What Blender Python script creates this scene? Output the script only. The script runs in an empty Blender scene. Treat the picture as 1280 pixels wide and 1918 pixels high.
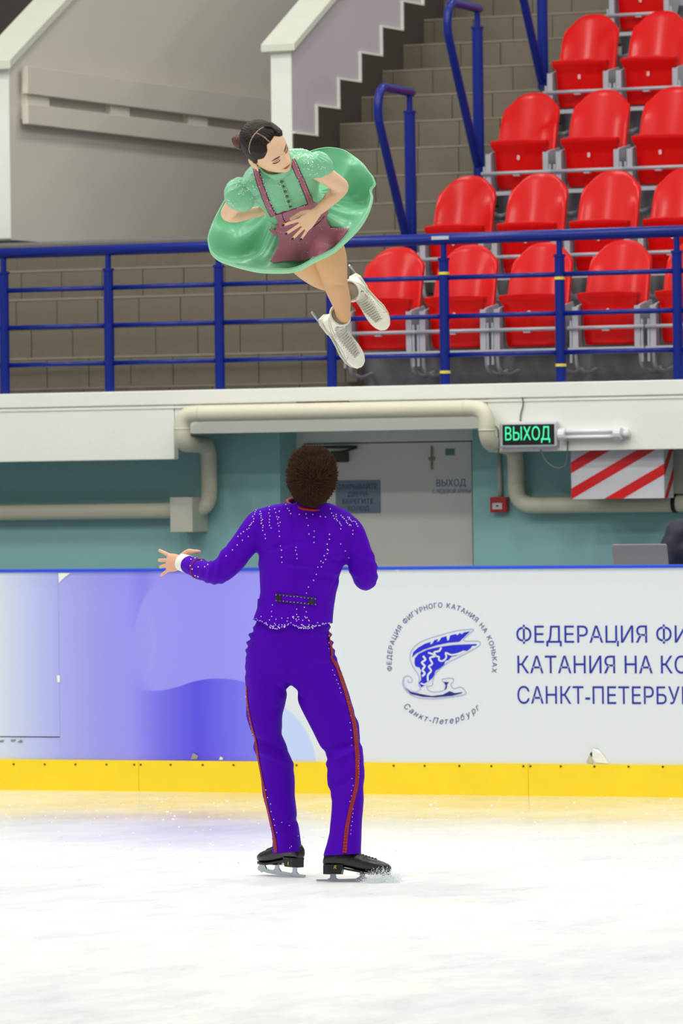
import bpy, bmesh, math, random
from math import sin, cos, pi, sqrt, radians
from mathutils import Vector, Matrix, noise, geometry
from mathutils.bvhtree import BVHTree

# ------------------------------------------------------------------ camera, world, lights
SC = bpy.context.scene
COL = SC.collection
F = 10655.0                      # focal length in pixels of a 1280 x 1918 frame (200 mm)
TH = radians(24.3)               # the stands and boards run at this angle to the view
EYE = 1.59
PITCH = math.atan(32 / F)
ROLL = math.atan(16.4 / 1280)
cam_d = bpy.data.cameras.new('camera'); cam = bpy.data.objects.new('camera', cam_d); COL.objects.link(cam)
cam_d.sensor_fit = 'VERTICAL'; cam_d.sensor_height = 36; cam_d.lens = 36 * F / 1918
cam_d.clip_start = 0.5; cam_d.clip_end = 200
cam_d.dof.use_dof = True; cam_d.dof.focus_distance = 23.3; cam_d.dof.aperture_fstop = 8.0
cam.matrix_world = Matrix.Translation((0, 0, EYE)) @ Matrix.Rotation(pi / 2 - PITCH, 4, 'X') @ Matrix.Rotation(-ROLL, 4, 'Z')
SC.camera = cam
CAMINV = cam.matrix_world.inverted(); CAMROT = cam.matrix_world.to_3x3(); CAMLOC = Vector((0, 0, EYE))
SC.view_settings.view_transform = 'Standard'; SC.view_settings.look = 'None'
SC.view_settings.gamma = 1; SC.view_settings.use_curve_mapping = False
SC.view_settings.exposure = 0.0
wd = bpy.data.worlds.new('hall_air'); SC.world = wd; wd.use_nodes = True
wd.node_tree.nodes['Background'].inputs[0].default_value = (0.99, 0.99, 1.0, 1)
wd.node_tree.nodes['Background'].inputs[1].default_value = 0.30

def R3(u, v, z): return Vector((u * cos(TH) + v * sin(TH), -u * sin(TH) + v * cos(TH), z))

def lamp(u, v, z, su, sv, power, tilt=0.0):
    l = bpy.data.lights.new('ceiling_and_fill_lamp', 'AREA'); l.shape = 'RECTANGLE'; l.size = su; l.size_y = sv
    l.energy = power; l.color = (1.0, 0.985, 0.94)
    o = bpy.data.objects.new('ceiling_and_fill_lamp', l); COL.objects.link(o)
    o.location = R3(u, v, z); o.rotation_euler = (tilt, 0, -TH)
for v in (13, 17.5, 22, 26.5):
    for u in (-22, -17, -12, -7, -2):
        lamp(u, v, 10.5, 0.9, 0.9, 138, 0.25)
for u in (-19, -13, -7):
    lamp(u, 31.5, 11.0, 0.9, 0.9, 90)
for u in (-12, -6):
    lamp(u, 36.0, 11.5, 0.9, 0.9, 150)  # extra pair added over the stands to brighten side walls and seat tops

# ------------------------------------------------------------------ projection helpers
def ray(px, py):
    return (CAMROT @ Vector(((px - 640) / F, -(py - 959) / F, -1.0))).normalized()
def atY(px, py, Y):
    d = ray(px, py); return CAMLOC + d * (Y / d.y)
def uz(px, py, v):
    d = ray(px, py); n = Vector((sin(TH), cos(TH), 0)); p = CAMLOC + d * (v / d.dot(n))
    return p.x * cos(TH) - p.y * sin(TH), p.z
def topx(p):
    q = CAMINV @ p; return 640 + F * q.x / -q.z, 959 - F * q.y / -q.z

# ------------------------------------------------------------------ materials
def lin(c):
    return tuple(((x / 255) / 12.92 if x / 255 < .04045 else ((x / 255 + .055) / 1.055) ** 2.4) for x in c)
MATS = {}
def mat(name, rgb, rough=.5, metal=0, var=.06, scale=12, bump=0, bscale=60, emit=0, coat=0, sheen=0, spec=.5, stretch=None, sss=0):
    if name in MATS: return MATS[name]
    m = bpy.data.materials.new(name); m.use_nodes = True; nt = m.node_tree; b = nt.nodes['Principled BSDF']
    c = lin(rgb)
    b.inputs['Roughness'].default_value = rough; b.inputs['Metallic'].default_value = metal
    b.inputs['Specular IOR Level'].default_value = spec
    if coat: b.inputs['Coat Weight'].default_value = coat; b.inputs['Coat Roughness'].default_value = .15
    if sheen: b.inputs['Sheen Weight'].default_value = sheen
    if sss:
        b.inputs['Subsurface Weight'].default_value = sss; b.inputs['Subsurface Radius'].default_value = (.01, .004, .002)
        b.inputs['Subsurface Scale'].default_value = 1
    tc = nt.nodes.new('ShaderNodeTexCoord'); src = tc.outputs['Object']
    if stretch:
        mp = nt.nodes.new('ShaderNodeMapping'); mp.inputs['Scale'].default_value = stretch
        nt.links.new(src, mp.inputs[0]); src = mp.outputs[0]
    n = nt.nodes.new('ShaderNodeTexNoise'); n.inputs['Scale'].default_value = scale; n.inputs['Detail'].default_value = 4
    nt.links.new(src, n.inputs['Vector'])
    mx = nt.nodes.new('ShaderNodeMix'); mx.data_type = 'RGBA'
    mx.inputs[6].default_value = tuple(x * (1 - var) for x in c) + (1,)
    mx.inputs[7].default_value = tuple(min(1, x * (1 + var)) for x in c) + (1,)
    nt.links.new(n.outputs[0], mx.inputs[0]); nt.links.new(mx.outputs[2], b.inputs['Base Color'])
    if bump:
        n2 = nt.nodes.new('ShaderNodeTexNoise'); n2.inputs['Scale'].default_value = bscale; n2.inputs['Detail'].default_value = 3
        nt.links.new(src, n2.inputs['Vector'])
        bp = nt.nodes.new('ShaderNodeBump'); bp.inputs['Strength'].default_value = bump; bp.inputs['Distance'].default_value = .01
        nt.links.new(n2.outputs[0], bp.inputs['Height']); nt.links.new(bp.outputs[0], b.inputs['Normal'])
    if emit:
        b.inputs['Emission Color'].default_value = c + (1,); b.inputs['Emission Strength'].default_value = emit
    MATS[name] = m; return m

# ------------------------------------------------------------------ mesh builder
class MB:
    def __init__(s): s.v = []; s.f = []
    def add(s, vs, fs):
        n = len(s.v); s.v += [Vector(p) for p in vs]; s.f += [tuple(i + n for i in f) for f in fs]; return s
    def box(s, a, b):
        x0, y0, z0 = a; x1, y1, z1 = b
        return s.add([(x0, y0, z0), (x1, y0, z0), (x1, y1, z0), (x0, y1, z0), (x0, y0, z1), (x1, y0, z1), (x1, y1, z1), (x0, y1, z1)],
                     [(0, 3, 2, 1), (4, 5, 6, 7), (0, 1, 5, 4), (1, 2, 6, 5), (2, 3, 7, 6), (3, 0, 4, 7)])
    def prism(s, poly, off):
        """poly: list of 3D points (planar), extruded by vector off"""
        n = len(poly); p = [Vector(q) for q in poly]; o = Vector(off)
        tris = geometry.tessellate_polygon([p])
        vs = p + [q + o for q in p]; fs = [tuple(t) for t in tris] + [tuple(i + n for i in t[::-1]) for t in tris]
        fs += [(i, (i + 1) % n, (i + 1) % n + n, i + n) for i in range(n)]
        return s.add(vs, fs)
    def rings(s, rs, cap=True):
        n = len(rs[0]); vs = [p for r in rs for p in r]; fs = []
        for k in range(len(rs) - 1):
            for i in range(n):
                j = (i + 1) % n; fs.append((k * n + i, k * n + j, (k + 1) * n + j, (k + 1) * n + i))
        if cap:
            c0 = sum((Vector(p) for p in rs[0]), Vector()) / n; c1 = sum((Vector(p) for p in rs[-1]), Vector()) / n
            vs = vs + [c0, c1]; a = len(vs) - 2; L = (len(rs) - 1) * n
            fs += [((i + 1) % n, i, a) for i in range(n)] + [(L + i, L + (i + 1) % n, a + 1) for i in range(n)]
        return s.add(vs, fs)
    def tube(s, pts, r, n=10, ends=False, flat=None):
        pts = [Vector(p) for p in pts]; m = len(pts)
        if not hasattr(r, '__len__'): r = [r] * m
        r = list(r)
        if ends:
            d0 = (pts[0] - pts[1]).normalized(); d1 = (pts[-1] - pts[-2]).normalized(); r0, r1 = r[0], r[-1]
            a = [pts[0] + d0 * r0 * x for x in (.98, .8, .45)]; b = [pts[-1] + d1 * r1 * x for x in (.45, .8, .98)]
            pts = a + pts + b; r = [r0 * .2, r0 * .6, r0 * .89] + r + [r1 * .89, r1 * .6, r1 * .2]; m = len(pts)
        rs = []; up = None
        for i in range(m):
            t = (pts[min(i + 1, m - 1)] - pts[max(i - 1, 0)]).normalized()
            if up is None:
                up = Vector((0, 0, 1)) if abs(t.z) < .9 else Vector((0, 1, 0))
                if flat: up = Vector(flat[0])
            up = (up - t * up.dot(t)).normalized(); sd = t.cross(up)
            k = flat[1] if flat else 1
            rs.append([pts[i] + (up * cos(2 * pi * j / n) * k + sd * sin(2 * pi * j / n)) * r[i] for j in range(n)])
        return s.rings(rs)
    def blob(s, c, ax, ay, az, nu=20, nv=12):
        c = Vector(c); ax, ay, az = Vector(ax), Vector(ay), Vector(az)
        rs = []
        for k in range(1, nv):
            a = pi * k / nv
            rs.append([c - az * cos(a) + (ax * cos(2 * pi * j / nu) + ay * sin(2 * pi * j / nu)) * sin(a) for j in range(nu)])
        return s.rings(rs)
    def gem(s, c, r):
        c = Vector(c)
        return s.add([c + Vector(d) * r for d in ((1, 0, 0), (0, 1, 0), (-1, 0, 0), (0, -1, 0), (0, 0, 1), (0, 0, -1))],
                     [(0, 1, 4), (1, 2, 4), (2, 3, 4), (3, 0, 4), (1, 0, 5), (2, 1, 5), (3, 2, 5), (0, 3, 5)])
    def merge(s, o): return s.add(o.v, o.f)
    def xf(s, M):
        s.v = [M @ p for p in s.v]; return s
    def mesh(s, name='m', origin=None):
        me = bpy.data.meshes.new(name)
        o = Vector(origin) if origin is not None else Vector()
        me.from_pydata([p - o for p in s.v], [], s.f); me.update(); return me
    def build(s, name, m, parent=None, origin=(0, 0, 0), smooth=False, bevel=0, loc=None, rot=None, recalc=True):
        """parent given: vertices are stored relative to origin; else object sits at R3(origin) in the arena frame"""
        me = s.mesh(name, origin)
        if recalc:
            bm = bmesh.new(); bm.from_mesh(me); bmesh.ops.recalc_face_normals(bm, faces=bm.faces); bm.to_mesh(me); bm.free()
        me.materials.append(m)
        if smooth:
            me.polygons.foreach_set('use_smooth', [True] * len(me.polygons))
        o = bpy.data.objects.new(name, me); COL.objects.link(o)
        if parent is not None: o.parent = parent
        elif loc is not None: o.location = loc
        else: o.location = R3(*origin); o.rotation_euler = (0, 0, -TH)
        if rot: o.rotation_euler = rot
        if bevel:
            b = o.modifiers.new('bevel', 'BEVEL'); b.width = bevel; b.segments = 2; b.limit_method = 'ANGLE'
        if smooth and bevel == 0 and len(me.polygons) < 4000:
            pass
        return o

def tag(o, label=None, cat=None, group=None, kind=None):
    if label: o['label'] = label
    if cat: o['category'] = cat
    if group: o['group'] = group
    if kind: o['kind'] = kind
    return o
def thing(name, label, cat, origin, group=None, kind=None, world=False):
    e = bpy.data.objects.new(name, None); COL.objects.link(e); e.empty_display_size = .1
    if world: e.location = origin
    else: e.location = R3(*origin); e.rotation_euler = (0, 0, -TH)
    e['o'] = 0; del e['o']
    return tag(e, label, cat, group, kind)
def label_part(o, t): o['label'] = t; return o

def text_mb(s, height=None, width=None, bold=0.0, shear=0.0, depth=.003, fit=None, spacing=1.0):
    """letters in the local XY plane, cap height 'height'; returns MB with x right, y up, and width"""
    def loops(t):
        c = bpy.data.curves.new('t', 'FONT'); c.body = t; c.offset = bold; c.shear = shear; c.resolution_u = 5; c.space_character = spacing
        c.fill_mode = 'NONE'
        o = bpy.data.objects.new('t', c); COL.objects.link(o); bpy.context.view_layer.update()
        me = bpy.data.meshes.new_from_object(o.evaluated_get(bpy.context.evaluated_depsgraph_get()))
        vs = [v.co.to_2d() for v in me.vertices]; nb = {}
        for e in me.edges:
            a, b_ = e.vertices; nb.setdefault(a, []).append(b_); nb.setdefault(b_, []).append(a)
        bpy.data.objects.remove(o); bpy.data.curves.remove(c); bpy.data.meshes.remove(me)
        seen = set(); out = []
        for st_ in nb:
            if st_ in seen: continue
            lp_ = [st_]; seen.add(st_); cur = st_
            while True:
                nx = [q for q in nb[cur] if q not in seen]
                if not nx: break
                cur = nx[0]; seen.add(cur); lp_.append(cur)
            if len(lp_) > 2: out.append([vs[i] for i in lp_])
        return out
    lps = loops(s); allv = [p for l in lps for p in l]
    sy = height / .728; x0 = min(p.x for p in allv); sx = sy
    if width:
        q = [p for l in loops(fit) for p in l] if fit else allv
        sx = width / (max(p.x for p in q) - min(p.x for p in q))
    co = []; ed = []
    for l in lps:
        n = len(co); co += l; ed += [(n + i, n + (i + 1) % len(l)) for i in range(len(l))]
    r = geometry.delaunay_2d_cdt(co, ed, [], 0, 1e-5)
    segs = [(l[i], l[(i + 1) % len(l)]) for l in lps for i in range(len(l))]
    def inside(c):
        k = 0
        for p, q in segs:
            if (p.y > c.y) != (q.y > c.y):
                if (q.x - p.x) * (c.y - p.y) / (q.y - p.y) + p.x > c.x: k += 1
        return k % 2 == 1
    fs = [tuple(f) for f in r[2] if inside(sum((r[0][i] for i in f), Vector((0, 0))) / len(f))]
    mb = MB(); n = len(r[0])
    top_ = [Vector(((p.x - x0) * sx, p.y * sy, depth)) for p in r[0]]; mb.v = top_ + [Vector((p.x, p.y, 0)) for p in top_]
    cnt = {}
    for f in fs:
        for i in range(len(f)):
            e = (f[i], f[(i + 1) % len(f)]); k = tuple(sorted(e)); cnt.setdefault(k, []).append(e)
    mb.f = list(fs) + [(e[0][1], e[0][0], e[0][0] + n, e[0][1] + n) for e in cnt.values() if len(e) == 1]
    return mb, max(mb.v[i].x for f in fs for i in f)
def pieces(mb):
    par = list(range(len(mb.v)))
    def fd(i):
        while par[i] != i: par[i] = par[par[i]]; i = par[i]
        return i
    for f in mb.f:
        for i in f[1:]: par[fd(i)] = fd(f[0])
    gr = {}
    for f in mb.f: gr.setdefault(fd(f[0]), []).append(f)
    out = []
    for fs in gr.values():
        used = sorted({i for f in fs for i in f}); mp = {o: i for i, o in enumerate(used)}
        m = MB(); m.v = [mb.v[i] for i in used]; m.f = [tuple(mp[i] for i in f) for f in fs]; out.append(m)
    return out
def on_plane(mb, u, v, z, rot=0.0):
    """place XY letters on a v = const face looking at the camera side"""
    c, s_ = cos(rot), sin(rot)
    mb.v = [Vector((u + p.x * c - p.y * s_, v - p.z, z + p.x * s_ + p.y * c)) for p in mb.v]; return mb
def strip2(pts, w):
    """polyline to a closed polygon outline of width w (2D)"""
    L = []; Rr = []
    for i, p in enumerate(pts):
        a = pts[max(i - 1, 0)]; b = pts[min(i + 1, len(pts) - 1)]; d = Vector((b[0] - a[0], b[1] - a[1])); d.normalize()
        ww = w[i] if hasattr(w, '__len__') else w
        L.append((p[0] - d.y * ww / 2, p[1] + d.x * ww / 2)); Rr.append((p[0] + d.y * ww / 2, p[1] - d.x * ww / 2))
    return L, Rr
def catmull(pts, k=4, closed=False):
    out = []; n = len(pts); P = [Vector(p) for p in pts]
    rng = range(n) if closed else range(n - 1)
    for i in rng:
        p0 = P[(i - 1) % n] if closed else P[max(i - 1, 0)]; p1 = P[i]; p2 = P[(i + 1) % n]
        p3 = P[(i + 2) % n] if closed else P[min(i + 2, n - 1)]
        for j in range(k):
            t = j / k
            out.append(.5 * ((2 * p1) + (p2 - p0) * t + (2 * p0 - 5 * p1 + 4 * p2 - p3) * t * t + (3 * p1 - p0 - 3 * p2 + p3) * t ** 3))
    if not closed: out.append(P[-1])
    return out

random.seed(4)
M_white = mat('white_painted_concrete', (232, 234, 224), .6, var=.04, scale=3, bump=.15, bscale=30)
M_cope = mat('pale_coping_paint', (208, 212, 196), .55, var=.05, scale=5)
M_grey = mat('grey_wall_paint', (212, 208, 195), .6, var=.04, scale=2, bump=.1, bscale=25)
M_lav = mat('lavender_grey_wall_paint', (190, 182, 188), .6, var=.04, scale=2)
M_dark = mat('dark_skirting_paint', (62, 55, 50), .6, var=.1, scale=4)
M_tile = mat('grey_stone_tile', (104, 97, 82), .55, var=.12, scale=18, bump=.15, bscale=80)
M_grout = mat('pale_grout', (128, 120, 104), .8, var=.1, scale=30)
M_slab = mat('grey_concrete', (122, 124, 128), .75, var=.14, scale=6, bump=.2)
M_teal = mat('teal_wall_paint', (140, 190, 188), .55, var=.04, scale=2, bump=.1, bscale=20)
M_blue = mat('navy_blue_enamel', (8, 32, 122), .32, var=.08, scale=8, coat=.1, spec=.3)
M_red = mat('glossy_red_plastic', (206, 6, 4), .32, var=.05, scale=6, coat=.12, spec=.15)
M_steel = mat('grey_painted_steel', (172, 172, 180), .45, metal=.2, var=.08, scale=10)
M_pipe = mat('cream_pipe_paint', (214, 210, 186), .45, var=.05, scale=6, bump=.1)
M_door = mat('off_white_door_paint', (222, 220, 210), .5, var=.04, scale=3)
M_yellow = mat('yellow_kickplate_plastic', (240, 206, 0), .45, var=.07, scale=5, bump=.12, bscale=14)
M_black = mat('black_plastic', (14, 14, 15), .45, var=.1)
M_cable = mat('grey_cable', (92, 96, 90), .6)
M_gem = mat('rhinestone', (245, 245, 250), .12, metal=.35, var=.02, spec=1.0, emit=0)

# ------------------------------------------------------------------ ice, barrier
def ice_material():
    m = bpy.data.materials.new('skated_ice'); m.use_nodes = True; nt = m.node_tree; L = nt.links; b = nt.nodes['Principled BSDF']
    N = nt.nodes.new
    tc = N('ShaderNodeTexCoord')
    def nz(scale, st, rz=TH, det=5, rough=.6):
        mp = N('ShaderNodeMapping'); mp.inputs['Scale'].default_value = st; mp.inputs['Rotation'].default_value = (0, 0, rz)
        n = N('ShaderNodeTexNoise'); n.inputs['Scale'].default_value = scale; n.inputs['Detail'].default_value = det; n.inputs['Roughness'].default_value = rough
        L.new(tc.outputs['Object'], mp.inputs[0]); L.new(mp.outputs[0], n.inputs['Vector']); return n.outputs[0]
    a = nz(1.0, (.55, .45, 1)); c2 = nz(3.0, (2.2, .8, 1), .37); c3 = nz(26, (1, .6, 1), .5); c4 = nz(110, (1, .6, 1))
    r1 = N('ShaderNodeValToRGB'); r1.color_ramp.elements[0].position = .36; r1.color_ramp.elements[1].position = .58
    r1.color_ramp.elements[0].color = lin((228, 231, 231)) + (1,); r1.color_ramp.elements[1].color = lin((246, 247, 240)) + (1,)
    L.new(a, r1.inputs[0])
    r2 = N('ShaderNodeValToRGB'); r2.color_ramp.elements[0].position = .35; r2.color_ramp.elements[1].position = .62
    r2.color_ramp.elements[0].color = (.90, .91, .93, 1); r2.color_ramp.elements[1].color = (1, 1, 1, 1)
    mm = N('ShaderNodeMath'); mm.operation = 'ADD'; L.new(c2, mm.inputs[0])
    m2 = N('ShaderNodeMath'); m2.operation = 'MULTIPLY_ADD'; m2.inputs[1].default_value = .6; m2.inputs[2].default_value = -.3; L.new(c3, m2.inputs[0]); L.new(m2.outputs[0], mm.inputs[1])
    L.new(mm.outputs[0], r2.inputs[0])
    mx = N('ShaderNodeMix'); mx.data_type = 'RGBA'; mx.blend_type = 'MULTIPLY'; mx.inputs[0].default_value = 1
    L.new(r1.outputs[0], mx.inputs[6]); L.new(r2.outputs[0], mx.inputs[7])
    d = N('ShaderNodeBsdfDiffuse'); L.new(mx.outputs[2], d.inputs[0])
    g = N('ShaderNodeBsdfGlossy'); g.inputs['Color'].default_value = (.95, .97, 1, 1)
    rr = N('ShaderNodeMapRange'); rr.inputs[1].default_value = .35; rr.inputs[2].default_value = .65; rr.inputs[3].default_value = .07; rr.inputs[4].default_value = .16
    L.new(c2, rr.inputs[0]); L.new(rr.outputs[0], g.inputs['Roughness'])
    bp = N('ShaderNodeBump'); bp.inputs['Strength'].default_value = .12; bp.inputs['Distance'].default_value = .002; L.new(c4, bp.inputs['Height']); L.new(bp.outputs[0], g.inputs['Normal'])
    ms = N('ShaderNodeMixShader'); fr = N('ShaderNodeMapRange'); fr.inputs[1].default_value = .36; fr.inputs[2].default_value = .6
    fr.inputs[3].default_value = .60; fr.inputs[4].default_value = .46
    L.new(a, fr.inputs[0])
    sp = N('ShaderNodeSeparateXYZ'); L.new(tc.outputs['Object'], sp.inputs[0])       # the strip by the barrier is hardly skated and stays glossy
    wn = N('ShaderNodeMath'); wn.operation = 'MULTIPLY_ADD'; wn.inputs[1].default_value = 1.6; L.new(c2, wn.inputs[0]); L.new(sp.outputs[1], wn.inputs[2])
    wr = N('ShaderNodeMapRange'); wr.interpolation_type = 'SMOOTHSTEP'; wr.inputs[1].default_value = 6.6; wr.inputs[2].default_value = 10.8; wr.inputs[3].default_value = .30; wr.inputs[4].default_value = 1.35; L.new(wn.outputs[0], wr.inputs[0])
    wm = N('ShaderNodeMath'); wm.operation = 'MULTIPLY'; L.new(fr.outputs[0], wm.inputs[0]); L.new(wr.outputs[0], wm.inputs[1])
    rq = N('ShaderNodeMapRange'); rq.inputs[1].default_value = .3; rq.inputs[2].default_value = 1.35; rq.inputs[3].default_value = .2; rq.inputs[4].default_value = .0; L.new(wr.outputs[0], rq.inputs[0])
    ra = N('ShaderNodeMath'); ra.operation = 'ADD'; L.new(rr.outputs[0], ra.inputs[0]); L.new(rq.outputs[0], ra.inputs[1]); L.new(ra.outputs[0], g.inputs['Roughness'])
    L.new(wm.outputs[0], ms.inputs[0]); L.new(d.outputs[0], ms.inputs[1]); L.new(g.outputs[0], ms.inputs[2])
    L.new(ms.outputs[0], nt.nodes['Material Output'].inputs[0]); nt.nodes.remove(b)
    return m
VB = 27.59
ice = MB().box((-26, 4, -.12), (6, VB + .02, 0)).build('floor', ice_material(), origin=(-10, 16, 0))
tag(ice, 'white scratched rink ice in front of the barrier', kind='structure')
walk = MB().box((-26, VB + .12, -.12), (6, 31.3, 0)).build('floor', M_slab, origin=(-10, 29, 0))
tag(walk, 'concrete walkway behind the rink barrier', kind='structure')

def banner_material():
    """flat print: pale to violet gradient with a wave on the left, pale grey to the right"""
    m = bpy.data.materials.new('printed_banner_film'); m.use_nodes = True; nt = m.node_tree; L = nt.links; b = nt.nodes['Principled BSDF']; N = nt.nodes.new
    tc = N('ShaderNodeTexCoord'); sp = N('ShaderNodeSeparateXYZ'); L.new(tc.outputs['Object'], sp.inputs[0])
    X, Z = sp.outputs[0], sp.outputs[2]          # object origin: (u=-14.53, z=0)
    def ua(px): return uz(px, 1250, VB)[0] + 14.53
    U0, U1 = ua(0), ua(1280)
    def ramp(stops, src=None, interp='B_SPLINE'):
        t = N('ShaderNodeMapRange'); t.inputs[1].default_value = 0; t.inputs[2].default_value = 2.2; L.new(src or X, t.inputs[0])
        r = N('ShaderNodeValToRGB'); r.color_ramp.interpolation = 'LINEAR'; e = r.color_ramp.elements
        while len(e) < len(stops): e.new(.5)
        for el, (px, c) in zip(e, stops): el.position = max(0, min(1, ua(px) / 2.2)); el.color = lin(c) + (1,)
        L.new(t.outputs[0], r.inputs[0]); return r.outputs[0]
    def mathn(op, a, b_=None, c=None):
        n = N('ShaderNodeMath'); n.operation = op
        for i, x in enumerate((a, b_, c)):
            if x is None: continue
            if isinstance(x, (int, float)): n.inputs[i].default_value = x
            else: L.new(x, n.inputs[i])
        return n.outputs[0]
    def sstep(x, e0, e1):
        n = N('ShaderNodeMapRange'); n.interpolation_type = 'SMOOTHSTEP'; n.inputs[1].default_value = e0; n.inputs[2].default_value = e1; L.new(x, n.inputs[0]); return n.outputs[0]
    def mix(fac, a, b_):
        n = N('ShaderNodeMix'); n.data_type = 'RGBA'; L.new(fac, n.inputs[0]); L.new(a, n.inputs[6]); L.new(b_, n.inputs[7]); return n.outputs[2]
    base = ramp([(0, (202, 211, 222)), (60, (180, 188, 226)), (120, (160, 163, 226)), (190, (148, 146, 224)), (240, (144, 142, 230)), (300, (112, 106, 222)), (370, (84, 74, 214)), (440, (112, 106, 226)), (540, (134, 134, 232))])
    light = ramp([(0, (190, 198, 226)), (200, (150, 148, 226)), (262, (148, 146, 230)), (400, (146, 140, 234)), (520, (152, 150, 236))])
    # wave: print is lighter above the curve and right of the arc
    cv = N('ShaderNodeFloatCurve'); t = N('ShaderNodeMapRange'); t.inputs[1].default_value = 0; t.inputs[2].default_value = 2.2; L.new(X, t.inputs[0])
    c = cv.mapping.curves[0]
    pts = [(0, 1250), (225, 1270), (262, 1290), (290, 1294), (330, 1287), (365, 1276), (405, 1271), (455, 1277), (500, 1300), (560, 1360)]
    while len(c.points) < len(pts): c.points.new(.5, .5)
    for p, (px, py) in zip(c.points, pts): p.location = (ua(px) / 2.2, uz(px, py, VB)[1] / 1.2)
    cv.mapping.update(); L.new(t.outputs[0], cv.inputs['Value'])
    zed = mathn('MULTIPLY', cv.outputs[0], 1.2)
    above = sstep(mathn('SUBTRACT', Z, zed), -.003, .003)
    cx, cz = uz(392, 1200, VB); dx = mathn('SUBTRACT', X, cx + 14.53); dz = mathn('SUBTRACT', Z, cz)
    dist = mathn('SQRT', mathn('ADD', mathn('MULTIPLY', dx, dx), mathn('MULTIPLY', dz, dz)))
    hi_ = sstep(dz, -.05, .12); incirc = mathn('ADD', mathn('MULTIPLY', hi_, sstep(dist, .455, .445)), mathn('MULTIPLY', mathn('SUBTRACT', 1, hi_), sstep(dist, .56, .40)))
    right = sstep(X, ua(262), ua(300))
    inside = mathn('MULTIPLY', above, mathn('MAXIMUM', incirc, right))
    fade = mathn('MULTIPLY', inside, .95)
    left = mix(fade, base, light)
    # faint second arc
    cx2, cz2 = uz(205, 1205, VB); dx2 = mathn('SUBTRACT', X, cx2 + 14.53); dz2 = mathn('SUBTRACT', Z, cz2)
    d2 = mathn('SQRT', mathn('ADD', mathn('MULTIPLY', dx2, dx2), mathn('MULTIPLY', dz2, dz2)))
    ring = mathn('MULTIPLY', sstep(d2, .256, .262), sstep(d2, .30, .262)); ring = mathn('MULTIPLY', mathn('MULTIPLY', ring, right), .15)
    wht = N('ShaderNodeRGB'); wht.outputs[0].default_value = lin((190, 190, 245)) + (1,)
    left = mix(ring, left, wht.outputs[0])
    # pale disc edge and grey field to the right
    pb = N('ShaderNodeRGB'); pb.outputs[0].default_value = lin((188, 203, 236)) + (1,)
    gr = N('ShaderNodeRGB'); gr.outputs[0].default_value = lin((213, 218, 219)) + (1,)
    cx3, cz3 = uz(470, 1440, VB); dx3 = mathn('SUBTRACT', X, cx3 + 14.53); dz3 = mathn('SUBTRACT', Z, cz3)
    d3 = mathn('SQRT', mathn('ADD', mathn('MULTIPLY', dx3, dx3), mathn('MULTIPLY', dz3, dz3)))
    rt = mix(sstep(d3, .392, .384), gr.outputs[0], pb.outputs[0])
    full = mix(sstep(X, ua(512), ua(520)), left, rt)
    L.new(full, b.inputs['Base Color']); b.inputs['Roughness'].default_value = .42; b.inputs['Specular IOR Level'].default_value = .3
    return m
bar = thing('rink_barrier', 'long rink barrier with violet wave print, federation lettering and yellow kick strip', 'barrier', (-14.53, VB, 0))
O = (-14.53, VB, 0)
M_ban = banner_material()
ZK = .168
def bz(px, py): return uz(px, py, VB)
g_u = bz(111, 1250)[0]; g_z = bz(60, 1380)[1]
MB().box((-22, VB, ZK - .01), (g_u - .0, VB + .1, g_z - .004)).build('lower_panel', M_ban, bar, O)
MB().box((g_u + .0015, VB, ZK - .01), (-4, VB + .1, 1.19)).build('print_panel', M_ban, bar, O)
label_part(MB().box((-22, VB - .002, g_z + .002), (g_u - .0005, VB + .1, 1.19)).build('gate_panel', M_ban, bar, O, bevel=.001), 'pale gate panel at the left end of the barrier')
MB().box((g_u - .002, VB + .001, ZK), (g_u + .003, VB + .05, 1.189)).build('seam_filler', mat('grey_seam', (176, 178, 190), .6), bar, O)
MB().box((-22, VB + .02, g_z - .008), (g_u + .006, VB + .09, g_z + .004)).build('gate_gap', M_black, bar, O)
M_cap = mat('bright_blue_cap_plastic', (14, 70, 205), .35, var=.05)
MB().box((-22, VB - .012, 1.19), (-4, VB + .12, 1.206)).build('cap_rail', M_cap, bar, O, bevel=.003)
kick_edges = [-22, -16.3] + [uz(px, 1450, VB)[0] for px in (262, 992)] + [-8.3, -4]
for a, b_ in zip(kick_edges[:-1], kick_edges[1:]):
    kb = MB()
    n = 40; top = []
    for i in range(n + 1):
        u = a + .001 + (b_ - a - .002) * i / n; top.append((u, ZK + .0015 * noise.noise(Vector((u * 3, 0, 0)))))
    kb.prism([(a + .001, VB - .014, -.0)] + [(b_ - .001, VB - .014, 0)] + [(u, VB - .014, z) for u, z in reversed(top)], (0, .02, 0))
    kb.build('kick_plate', M_yellow, bar, O)
M_screw = mat('dark_screw_steel', (60, 52, 20), .5, metal=.5)
for px in (28, 86, 144, 202, 254, 266, 322, 382, 440, 558, 652, 740, 798, 863, 923, 983, 996, 1053, 1116, 1180, 1244):
    u, z = bz(px, 1431 + px * .004)
    MB().tube([(u, VB - .018, z), (u, VB - .01, z)], .0055, 8).build('screw', M_screw, bar, O)
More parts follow.
